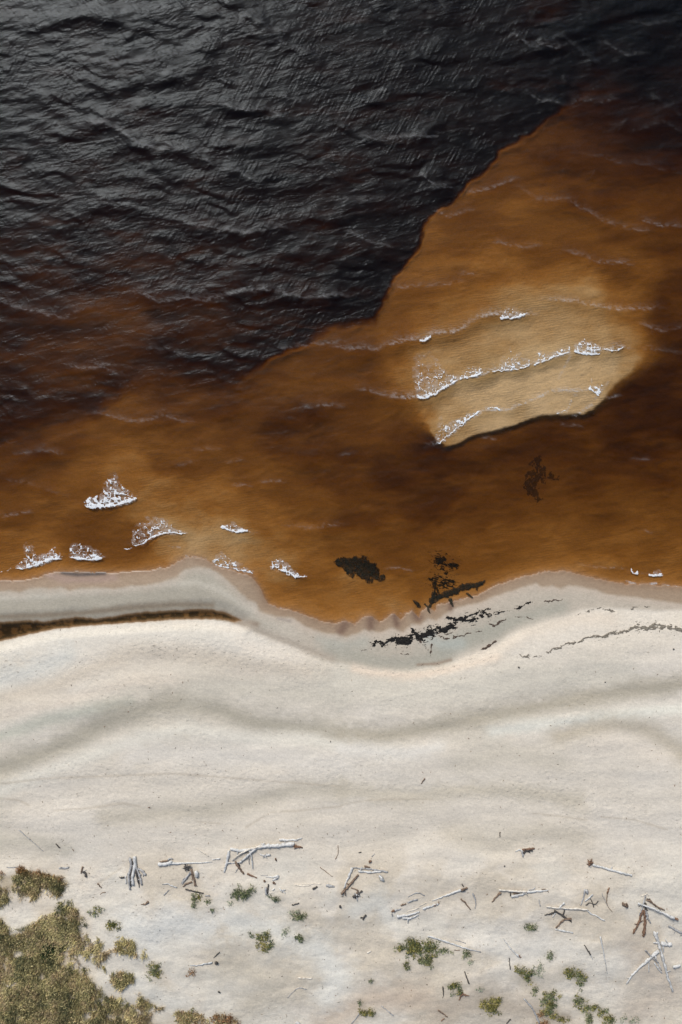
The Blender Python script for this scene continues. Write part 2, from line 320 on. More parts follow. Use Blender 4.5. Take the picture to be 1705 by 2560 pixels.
SH = [
 ('two-lobed green tuft under the largest fallen tree', GR, [('L2',830,700,32,45),('L2',905,695,55,30),('L2',955,650,16,24)], 1.0),
 ('narrow upright green tuft under the dark pointed stick', GR, [('L2',452,735,16,48),('L2',452,800,10,20)], .8), ('yellowish faint tuft right of the narrow green one', YG, [('L2',492,712,26,24)], .5),
 ('little round green tuft under the curled grey piece', GR, [('L2',578,745,17,15)], .8), ('tiny lone green dot of a plant on pale sand below the curled piece', GR, [('L2',612,832,14,11)], .8),
 ('round dark green tuft beside the crossed white splinters', GR, [('L2',1168,720,28,20)], 1.0), ('tiny grey-green plant at the lower left of the two-lobed tuft', PG, [('L2',768,770,12,12)], .8),
 ('flat oval green tuft in open pale sand, under the dark curved stick', GR, [('L2',1382,895,50,22)], 1.2), ('pair of tiny grey-green buds over the flat oval tuft', PG, [('L2',1320,858,8,8),('L2',1372,852,8,9)], .8),
 ('ring-shaped green tuft in the lower left of the bare dune sand', GR+YG, [('G2',258,180,18,40),('G2',300,150,22,22),('G2',325,210,20,30),('G2',290,235,20,12)], .9), ('tiny round plant at the upper left of the ring-shaped tuft', GR, [('G2',208,140,12,11)], .8),
 ('faded grey-green tuft above and left of the compact one', PG, [('G2',437,122,20,13)], .7), ('compact green tuft right of the ring-shaped one', GR, [('G2',538,170,27,18)], 1.1),
 ('largest green and ochre shrub in the lower middle, below the long grey log', YG+GR, [('G2',1245,205,32,34),('G2',1270,250,40,36),('G2',1365,240,46,46),('G2',1350,315,38,30),('G2',1220,340,14,20),('G2',1175,235,22,16)], 1.15),
 ('flat pale green strip of plants between the largest shrub and the log end', GR, [('G2',1470,250,52,13)], .6), ('small green tuft at the right under the long grey log', GR, [('G3',165,270,22,18)], .9),
 ('mossy yellow tuft at the bottom beside the stick running off the edge', YG, [('G2',945,650,24,18),('G2',990,655,20,16)], 1.0), ('tiny green dot above the mossy yellow tuft', GR, [('G2',918,588,9,11)], .7), ('minute green plant alone in the open sand at the bottom middle', GR, [('G2',984,447,7,8)], .8),
 ('yellow-green tuft with the rusty root claw at its foot', YG+GR, [('G3',70,475,20,24),('G3',105,505,24,26)], 1.0), ('dark little green tuft alone below the black tangled branches', GR, [('G3',575,97,36,17)], .9),
 ('pale grey-green tuft in open sand above the twin shrubs', PG+GR, [('G3',708,282,24,26)], .6), ('left yellow-topped shrub of the twin shrubs, with a trailing green foot', YG+GR, [('G3',515,378,28,22),('G3',560,405,26,30),('G3',565,440,20,14)], 1.0),
 ('thin grey-green haze of leaves between the twin shrubs', PG, [('G3',640,390,26,26),('G3',648,345,14,18)], .4), ('right shrub of the twin shrubs, shaped like an arch', YG+GR, [('G3',830,395,28,34),('G3',885,395,24,24),('G3',905,440,20,38)], 1.0),
 ('small green tuft under the twin shrubs', GR, [('G3',602,512,24,18)], .7), ('double yellow-green tuft above the bottom edge, left of the pale grey stick', YG, [('G3',335,578,45,20),('G3',320,630,48,26),('G3',268,590,10,12)], 1.15),
 ('tall yellow-green shrub reaching down to the bottom edge', YG+GR, [('G3',715,545,36,22),('G3',700,590,42,30),('G3',688,640,36,24)], 1.05), ('ochre tuft at the lower right of the tall yellow-green shrub', YG, [('G3',780,688,28,18),('G3',725,672,20,14)], .9), ('rusty low plant at the bottom edge under the tall shrub', RU, [('G3',668,722,30,16),('G3',650,665,18,14)], .9),
 ('slanting shrub that runs down right from the arch-shaped one', YG+GR, [('G3',895,582,28,32),('G3',935,620,22,18),('G3',990,620,28,18)], 1.0), ('dark green tuft at the lower left of the slanting shrub', GR, [('G3',955,690,22,26)], 1.1), ('yellow-green tuft at the lower right end of the slanting shrub', YG+GR, [('G3',1050,660,26,22),('G3',1090,695,34,22),('G3',1095,722,16,12)], 1.0),
 ('faint grey-green plants at the bottom right', PG, [('G3',1190,700,18,16),('G3',1262,705,26,18)], .4), ('tiny blue-green plant in the pale sand right of the root claw', PG, [('G3',255,497,14,12)], .5), ('small blurred plant above the right end of the long grey log', PG, [('G3',190,325,12,10)], .4),
 ('sparse olive tuft just right of the gap between the two grass patches', YG+PG, [('L1',845,850,42,26),('L1',900,830,26,20)], .55), ('olive tuft right of the straggling grass, near pale sand', YG, [('G1',735,88,36,24)], .9), ('grey-green tuft at the right end of the straggling grass', GR+YG, [('G1',1010,360,38,30),('G1',1020,405,30,22)], .7),
 ('straw-coloured faint tuft left of the dark-ended white log', RU, [('G1',1250,395,34,16)], .4), ('olive tuft at the bottom edge right of the dense grass', YG+RU, [('G1',1245,690,42,34),('G1',1180,700,26,20)], .8), ('wide rusty-brown plant at the bottom edge left of the middle', RU, [('G1',1470,705,75,24),('G1',1430,685,30,20)], .9),
 ('dark green bush inside the dense grass at the left', [(30,42,24),(48,62,34),(66,78,44)], [('V',650,1250,85,110),('V',690,1190,60,50)], 1.3)]

FOAM = [
 ('F1', [(130,510),(180,540),(220,552),(260,545),(290,540),(325,560),(360,535),(440,525),(520,515),(600,495),(680,475),(740,450)], 5.5,
  [(120,490),(210,420),(340,395),(350,340),(420,180),(500,150),(540,250),(620,320),(665,350),(700,390),(750,400),(745,455),(600,510),(325,570),(180,545)], 1.0, 'largest triangular whitecap in the brown water at the left, above the dark wedge'),
 ('F1', [(690,985),(760,990),(830,960),(880,920),(930,890),(1000,865),(1080,845),(1180,840),(1270,850),(1340,845)], 3.2,
  [(690,980),(690,840),(740,750),(850,650),(1000,660),(1060,670),(1140,730),(1170,790),(1250,800),(1340,840),(1080,855),(930,900),(800,980)], .62, 'lacy foam patch with a long right tail lying across the tip of the dark wedge'),
 ('F1', [(600,1028),(640,1035),(690,1015)], 2.0, None, 0, 'tiny white foam streak just left of the lacy patch on the dark wedge'),
 ('B1', [(90,665),(150,665),(210,652),(260,625),(330,608),(380,603)], 4.5,
  [(92,660),(130,615),(155,590),(150,510),(185,500),(230,590),(290,555),(340,530),(385,595),(330,612),(210,658)], .85, 'foam patch near the left edge of the photo, closest to the dark shoreline'),
 ('B1', [(425,600),(480,605),(570,613),(640,593)], 5.0, [(425,598),(430,510),(500,505),(560,535),(600,555),(645,590),(570,616)], .8, 'short foam patch with spotted top, right of the one by the left edge'),
 ('B1', [(-20,684),(40,680),(70,662)], 1.6, None, 0, 'thin foam line cut by the left edge of the photo'),
 ('B1', [(1350,408),(1390,425),(1440,443),(1490,435),(1520,438)], 4.2, [(1350,404),(1410,392),(1432,368),(1452,402),(1530,432),(1440,446)], .8, 'small peaked foam patch standing alone on the ochre shallows'),
 ('B1', [(1298,637),(1350,650),(1420,665),(1480,680),(1530,688),(1555,708)], 3.0, [(1298,632),(1320,588),(1355,555),(1430,612),(1480,635),(1555,690),(1480,684)], .5, 'slanting foam line hugging the sand point at the left of the bay'),
 ('B2', [(230,305),(290,318),(340,350),(410,350)], 4.0, [(180,295),(200,240),(265,240),(315,290),(360,325),(415,345),(340,354),(240,315)], .85, 'foam patch in the mouth of the bay, left of the black weed clump'),
 ('F2', [(655,142),(720,148),(800,130)], 6.0, [(660,135),(680,80),(720,55),(755,75),(765,112),(845,108),(800,138)], .7, 'bright foam tuft farthest out, on the crest above the sandbar'),
 ('F2', [(130,292),(160,292),(200,265)], 5.0, None, 0, 'small white foam knot on the crest at the left of the sandbar'),
 ('F2', [(100,660),(130,672),(180,665),(240,635),(310,590),(385,543)], 4.5, [(105,655),(78,500),(90,375),(205,365),(290,475),(345,510),(388,540),(310,600),(180,672)], .5, 'wide spotted foam field at the left end of the sandbar breaker'),
 ('F2', [(390,540),(440,535),(500,520),(545,500)], 4.5, [(392,535),(440,462),(525,455),(545,495),(500,525)], .85, 'second foam clump from the left on the sandbar breaker'),
 ('F2', [(590,490),(680,490),(760,480),(850,455)], 2.4, [(640,478),(655,415),(715,330),(740,388),(790,365),(855,425),(850,458),(700,494)], .42, 'thin speckled foam stretch in the middle of the sandbar breaker'),
 ('F2', [(858,457),(920,435),(1000,400),(1070,380),(1130,355)], 2.8, [(862,450),(900,358),(1000,370),(1100,315),(1130,352),(1000,405)], .4, 'slanting foam stretch right of the middle of the sandbar breaker'),
 ('F2', [(1130,360),(1180,378),(1240,385),(1305,375)], 6.5, [(1132,355),(1160,305),(1200,275),(1250,295),(1312,330),(1308,375),(1240,388)], 1.15, 'thickest white foam mound at the right of the sandbar breaker'),
 ('F2', [(1330,345),(1380,358),(1425,352),(1460,335)], 3.4, None, 0, 'short white streak at the right end of the sandbar breaker'),
 ('F2', [(235,960),(265,965),(300,925),(360,875),(430,825),(500,765),(560,740)], 2.8, [(232,955),(240,830),(258,755),(290,850),(360,810),(440,770),(505,755),(430,830),(300,930)], .55, 'foam tongue curling round the lower left tip of the pale sandbar'),
 ('F2', [(570,738),(600,726),(655,742)], 2.6, None, 0, 'short foam curl on the inner crest of the pale sandbar'),
 ('F2', [(1235,605),(1270,628),(1300,650)], 5.0, [(1238,600),(1250,535),(1272,585),(1330,575),(1310,645),(1280,640)], .75, 'isolated foam splash at the right side of the pale sandbar'),
 ('F2', [(1028,768),(1080,748)], 2.4, None, 0, 'small foam dash near the lower edge of the sandbar'),
 ('B3', [(1238,325),(1250,343),(1278,348)], 3.6, None, 0, 'left of two small white foam flecks off the right-hand shore'),
 ('B3', [(1356,360),(1400,366),(1442,355)], 5.5, [(1358,352),(1400,328),(1425,322),(1444,350),(1400,368)], .9, 'right and larger of two small foam flecks off the right-hand shore')]

# ------------------------------------------------------------------ ground sheet
ax = axis(-120, 1825, 3.0, 26000); ay = axis(-120, 2680, 3.0, 26000)
GX, GY = np.meshgrid(ax, ay)
gzv, dep, ds, south, berm, sp, M1, M2 = ground_z(np.clip(GX, -900, 2600), np.clip(GY, -900, 3400))
gzv = np.where(GY < -900, -5.5, gzv)

# tone of the sand, in hand-placed paler and darker bands
N1 = fbm(GX/90, GY/45, 5, 71); N2 = fbm(GX/240, GY/120, 3, 75); N3 = fbm(GX/14, GY/9, 4, 79)
BASE = np.zeros(GX.shape+(3,)); BASE[:] = alb(211, 202, 190)
def blend(m, c):
    m = np.clip(m, 0, 1)[..., None]; BASE[:] = BASE*(1-m) + np.array(alb(*c))*m
def band(tile, pts, wd, c, a=1.0, jit=.9, seed=0):
    d, _, _ = pdist(GX, GY, T(tile, pts) if tile else pts)
    q = 1+jit*.5*fbm(GX/50, GY/30, 4, 90+seed)+.35*fbm(GX/11, GY/8, 3, 95+seed)
    blend(a*np.exp(-(d/(wd*q))**2), c)
blend(.55*sstep(-.1, .5, N2), (214,207,198)); blend(.5*sstep(.0, .5, -N2), (198,190,177))
dune = sstep(2060, 2200, GY); N4 = fbm(GX/130+.4*N1, GY/150, 4, 77); blend(.85*dune*sstep(-.1, .35, N4), (211,205,195)); blend(.7*dune*sstep(-.05, .4, -N4), (193,182,166))
band('B1', [(0,1180),(150,1140),(400,1080),(700,1060),(1000,1060),(1300,1080),(1568,1140)], 30, (209,203,194))
band('B1', [(0,1348),(150,1310),(300,1250),(400,1200)], 34, (205,203,197), .9)
band('B2', [(0,760),(200,830),(330,870)], 18, (218,209,198))
band('S1', [(0,180),(250,120),(420,40),(620,-30),(900,-20),(1150,30),(1500,60)], 24, (200,189,175), .8)
band('S1', [(0,260),(300,190),(600,100),(900,90),(1200,60)], 16, (212,200,186), .6)
band('S1', [(0,350),(200,280),(420,230),(600,200)], 18, (188,187,175), .85)
band('S1', [(-60,520),(200,430),(350,365),(500,280),(700,215),(850,190),(1000,225),(1150,285),(1300,305),(1568,340)], 34, (172,165,152), 1.0)
band('S1', [(900,120),(1200,130),(1568,170)], 36, (197,190,178), .85)
band('S2', [(0,100),(300,150),(600,130),(900,90),(1300,60)], 50, (199,193,182), .85)
band('S2', [(0,345),(200,350),(400,315),(600,275),(800,235),(1000,200),(1250,150),(1568,110)], 26, (174,166,152), 1.0)
band('S1', [(0,600),(250,500),(450,430),(650,360),(850,315),(1000,345),(1200,370),(1400,360),(1568,400)], 20, (213,208,198), .85)
band('S1', [(600,440),(900,430),(1250,450),(1568,470)], 32, (218,211,202), .8)
band('S2', [(0,410),(300,430),(450,400)], 18, (215,210,203), .8)
band('S2', [(700,330),(900,300),(1200,260),(1400,240),(1568,225)], 16, (213,211,202), .85)
band('S2', [(1000,350),(1250,300),(1400,320),(1568,430)], 24, (184,174,158), .9)
band('S2', [(1150,390),(1300,370),(1480,450)], 26, (216,206,194), .7)
band('S2', [(550,480),(750,430),(1000,470)], 30, (198,190,177), .8)
band('S1', [(480,730),(650,715),(850,695),(1000,695),(1200,640),(1350,595),(1568,600)], 24, (188,180,167), .9)
band('S2', [(0,600),(300,630),(600,595),(850,610),(1100,650)], 22, (193,184,169), .85)
band('S2', [(500,800),(700,850),(900,790),(1100,810)], 28, (194,185,171), .8)
band('S1', [(0,840),(150,830),(300,870)], 26, (194,187,174), .8)
band('G2', [(0,300),(200,380),(350,500),(200,600)], 50, (190,181,167), .85)
band('G3', [(0,650),(300,560),(500,640),(800,700)], 40, (178,166,152), .85)
band('G3', [(1250,250),(1350,400),(1500,500),(1250,650)], 46, (188,176,163), .8)
band('G2', [(700,700),(1000,560),(1300,560)], 40, (190,174,158), .85)
band('G3', [(200,150),(500,250),(800,250),(1100,350)], 46, (217,212,204), .8)
band('G2', [(100,60),(400,140),(650,250),(780,420),(700,560)], 40, (216,214,208), .85)
band('G1', [(850,100),(1000,160),(1100,60),(1350,100)], 40, (218,216,211), .85)
band('G1', [(900,450),(1000,560),(1150,600)], 36, (214,210,202), .85)
band('L3', [(900,900),(800,760),(600,850)], 30, (213,210,203), .8)
for t_, q_ in (('S1', [(0,570),(200,545),(450,535),(800,522),(1100,545),(1568,582)]), ('S1', [(250,692),(420,680),(560,658),(640,672)]), ('S1', [(0,635),(90,645),(130,668)]), ('S1', [(1130,770),(1240,700),(1400,690),(1568,672)]), ('S2', [(0,668),(120,645),(300,640),(420,640)]),
    ('S2', [(880,705),(1000,718),(1130,737)]), ('S2', [(1200,722),(1350,735),(1500,780)]), ('L1', [(880,600),(1000,520),(1150,410)]), ('S1', [(900,742),(1010,752)])):
    band(t_, q_, 2.2, (176,164,148), .5, 2.2, 5)
# cove
cove = sstep(0, 1, -berm/10)*south*sstep(560, 800, GX)
blend(.9*cove, (186,175,161))
band('B2', [(560,790),(800,860),(1000,885),(1200,840),(1400,760),(1568,700)], 28, (172,167,155), .95, .5)
band('B3', [(0,850),(200,770),(400,690),(600,630),(780,580)], 24, (170,166,154), .95, .5)
band('B2', [(1150,720),(1230,760),(1350,760)], 16, (176,180,174), .7)
band('B2', [(480,720),(620,760),(740,740)], 18, (176,173,163), .8)
band('B2', [(700,912),(850,940),(1050,955),(1250,925),(1400,880),(1568,840)], 12, (214,198,182), .85, .5)
band('B3', [(150,910),(400,820),(550,730),(700,680),(900,640),(1100,640)], 20, (214,202,188), .8, .6)
band('B2', [(1090,886),(1200,880),(1290,858)], 4, (140,118,100), .7)
# bar at the left
lb = sstep(-1, 1, -berm)*south*(1-sstep(560, 800, GX))
blend(.95*lb, (170,163,150))
band('B1', [(0,845),(300,830),(700,790),(950,765),(1200,750),(1350,800),(1568,930)], 9, (190,183,171), .8*1, .6)
band('B1', [(1350,940),(1450,985),(1568,1010)], 9, (138,118,100), .9, .3)  # brown streak of shadow painted into the sand below the pool tail
band('B2', [(0,610),(100,670),(250,730),(430,800),(560,850)], 11, (168,157,145), .85, .3)  # the same painted shadow streak, fainter, carried on towards the cove
band('B2', [(230,600),(310,620)], 4, (120,115,115), .6)
band('B1', [(0,960),(300,950),(520,935),(800,905),(1100,885),(1300,890)], 9, (146,131,113), .85)
# wet sand by the waterline
_jx, _jy = GX + 3*fbm(GX/12, GY/12, 3, 5), GY + 2*fbm(GX/10, GY/10, 3, 6)
dw, _, _ = pdist(_jx, _jy, WETL); sw = np.where(below(_jx, _jy, WETL), 1.0, -1.0)
wetm = south*sstep(-5.0, 5.0, -sw*dw)*(GY < 1700)
blend(.35*south*sstep(26, 0, dw)*(sw > 0)*(berm < 0), (196,176,160))
blend(wetm, (163,142,120))
blend(.85*wetm*np.exp(-ds/13), (136,107,82))
band('B1', [(380,690),(480,705),(560,700),(640,695)], 6, (62,54,52), .95*1, .8)
band('B1', [(300,705),(420,735),(560,735),(700,720)], 9, (160,135,122), .8)
for t, q in (('B2', [(800,600),(800,650)]), ('B2', [(945,580),(960,640)]), ('B2', [(1080,570),(1090,600)]), ('B2', [(1290,500),(1290,540)]), ('B2', [(640,640),(620,680)])):
    band(t, q, 11, (116,90,74), .85)
wetm = np.maximum(wetm, .6*lb*sstep(70, 20, ds))
# sand below the water: warm, with weed stains in the pool
under = (~south) | (sp > -3)
blend(1.0*under*(south == 0), (204,176,137)); STAIN = under*(south == 0)*sstep(.1*DS, .75*DS, dep); BASE[:] = BASE*(1-STAIN[..., None]) + np.array((.56, .262, .066))*STAIN[..., None]
blend(under*(sp < -3)*np.exp(-ds/9), (150,118,92)); blend(sstep(-4, 3, sp), (150,118,84))
blend(sstep(2, 8, sp)*sstep(-.25, .35, fbm(GX/12, GY/8, 4, 55)+.35*sstep(18, 5, sp)), (84,70,50))
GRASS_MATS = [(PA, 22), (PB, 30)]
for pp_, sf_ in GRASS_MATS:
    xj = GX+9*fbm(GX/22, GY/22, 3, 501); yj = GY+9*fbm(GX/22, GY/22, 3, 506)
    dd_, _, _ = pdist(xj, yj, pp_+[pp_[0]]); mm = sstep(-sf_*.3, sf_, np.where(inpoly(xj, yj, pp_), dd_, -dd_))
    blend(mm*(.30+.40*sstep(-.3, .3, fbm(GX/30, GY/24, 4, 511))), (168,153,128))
for lab_, pal_, blobs_, dn_ in SH:  # darker ground painted round each tuft: its soft shade, plus litter
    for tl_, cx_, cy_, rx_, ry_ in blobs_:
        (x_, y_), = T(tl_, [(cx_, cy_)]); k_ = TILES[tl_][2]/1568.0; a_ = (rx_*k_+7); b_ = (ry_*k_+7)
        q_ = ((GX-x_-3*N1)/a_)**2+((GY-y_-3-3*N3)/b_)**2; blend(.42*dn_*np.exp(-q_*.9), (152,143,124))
# speckle strengths for the shader
pit = .25 + .55*sstep(-.1, .5, fbm(GX/120, GY/50, 4, 61)) + .1*dune
d, _, _ = pdist(GX, GY, T('B1', [(0,1260),(350,1320),(600,1220),(1000,1140),(1300,1160),(1568,1250)])+T('B2', [(200,840),(500,930)])); pit = pit + 1.1*np.exp(-(d/26)**2)
d, _, _ = pdist(GX, GY, T('S1', [(0,560),(400,520),(900,520),(1568,560)])+T('S2', [(300,600),(900,610),(1200,680),(1568,760)])); pit = pit + .6*np.exp(-(d/24)**2)
d, _, _ = pdist(GX, GY, T('B2', [(450,860),(700,915),(900,945),(1200,930),(1568,840)])); pit = pit + .9*np.exp(-(d/9)**2)
d, _, _ = pdist(GX, GY, T('V', [(1000,500),(1200,330),(1500,150)])); pit = pit + 1.0*np.exp(-(d/26)**2)
pit = pit*(1-np.clip(wetm, 0, 1))*south*(sp < 0)*(1-.75*cove)*(1-.8*lb)
pit = np.where(south, pit, 0)
rip = (~south)*sstep(1.6*DS, .25*DS, dep)*sstep(3, 25, ds)
# small real relief: scuffed sand
gzv = gzv + south*(sp < -3)*(.007+.014*np.clip(pit, 0, 1.5))*(fbm(GX/5.5, GY/4.0, 2, 65)) + np.where(south, 0, .005*fbm(GX/8, GY/5, 2, 66))
kk = MPP*(CAMH-gzv)/CAMH
V = np.stack([((GX-852.5)*kk).ravel(), ((1280-GY)*kk).ravel(), gzv.ravel()], 1)
# far away from the frame the perspective correction must fade out to plain metres
far = (np.abs(GX-852) > 2500) | (np.abs(GY-1280) > 3000)
V[far.ravel(), 0] = ((GX-852.5)*MPP)[far]; V[far.ravel(), 1] = ((1280-GY)*MPP)[far]

g = NT('beach_sand'); P = g.pos()
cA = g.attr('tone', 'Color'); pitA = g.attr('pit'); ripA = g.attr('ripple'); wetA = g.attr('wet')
grain = g.noise(P, 9.0, 5, .75)
grain2 = g.noise(g.mapping(P, .1, (3.2, 7.5, 4)), 1.0, 3, .7)
blot = g.noise(P, .9, 4, .6)
val = g.math('ADD', g.rng(grain, .3, .7, .88, 1.12), g.rng(grain2, .3, .7, -.075, .075))
val = g.math('ADD', val, g.rng(blot, .3, .7, -.03, .03))
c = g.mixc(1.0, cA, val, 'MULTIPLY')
# dark flecks, strongest on the scuffed sand
fleck = g.noise(g.mapping(P, -.25, (3.0, 8.5, 5)), 1.0, 3, .62)
cf = g.math('MULTIPLY', g.rng(fleck, .62, .74, 0, .8), pitA, True)
c = g.mixc(cf, c, (.20, .175, .14))
crumb2 = g.noise(P, 6.5, 2, .5)
c = g.mixc(g.rng(crumb2, .74, .8, 0, .55), c, (.16, .13, .10))
# ripple marks on the submerged bar
wv = g.n('ShaderNodeTexWave', wave_type='BANDS', bands_direction='Y', wave_profile='SIN')
wv.inputs['Scale'].default_value = 1.7; wv.inputs['Distortion'].default_value = 8.0; wv.inputs['Detail'].default_value = 3
wv.inputs['Detail Scale'].default_value = .9; wv.inputs['Detail Roughness'].default_value = .6
g.l(g.mapping(P, -.16, (.62, 1.0, 1)), wv.inputs['Vector'])
rf = g.math('MULTIPLY', ripA, g.rng(g.noise(P, .35, 3), .42, .62, .0, 1.0))
c = g.mixc(g.math('MULTIPLY', g.rng(wv.outputs[0], .2, .9, .22, 0), rf), c, (.20, .13, .075))
bs = g.n('ShaderNodeBsdfPrincipled')
g.l(c, bs.inputs['Base Color'])
g.l(g.rng(wetA, 0, 1, .95, .42), bs.inputs['Roughness'])
g.l(g.rng(wetA, 0, 1, .15, .5), bs.inputs['Specular IOR Level'])
dimple = g.noise(g.mapping(P, .05, (2.6, 4.6, 3)), 1.0, 4, .68)
dim2 = g.noise(P, 1.1, 3, .6)
hsum = g.math('ADD', g.math('MULTIPLY', dimple, g.rng(pitA, 0, 1, .16, .75)), g.math('MULTIPLY', g.noise(P, 12, 3, .6), g.rng(wetA, 0, 1, .05, 0)))
hsum = g.math('ADD', hsum, g.math('MULTIPLY', wv.outputs[0], g.math('MULTIPLY', rf, .18)))
bp = g.n('ShaderNodeBump'); bp.inputs['Distance'].default_value = .075; bp.inputs['Strength'].default_value = .75
g.l(hsum, bp.inputs['Height']); g.l(bp.outputs[0], bs.inputs['Normal'])
g.l(bs.outputs[0], g.out.inputs[0])
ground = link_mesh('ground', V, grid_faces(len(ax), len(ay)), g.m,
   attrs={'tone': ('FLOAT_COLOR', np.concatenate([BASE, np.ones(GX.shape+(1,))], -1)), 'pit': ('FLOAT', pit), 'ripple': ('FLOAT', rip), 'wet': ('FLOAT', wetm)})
tag(ground, 'pale sand beach and sandy seabed running out under the brown water', None, None, 'structure')

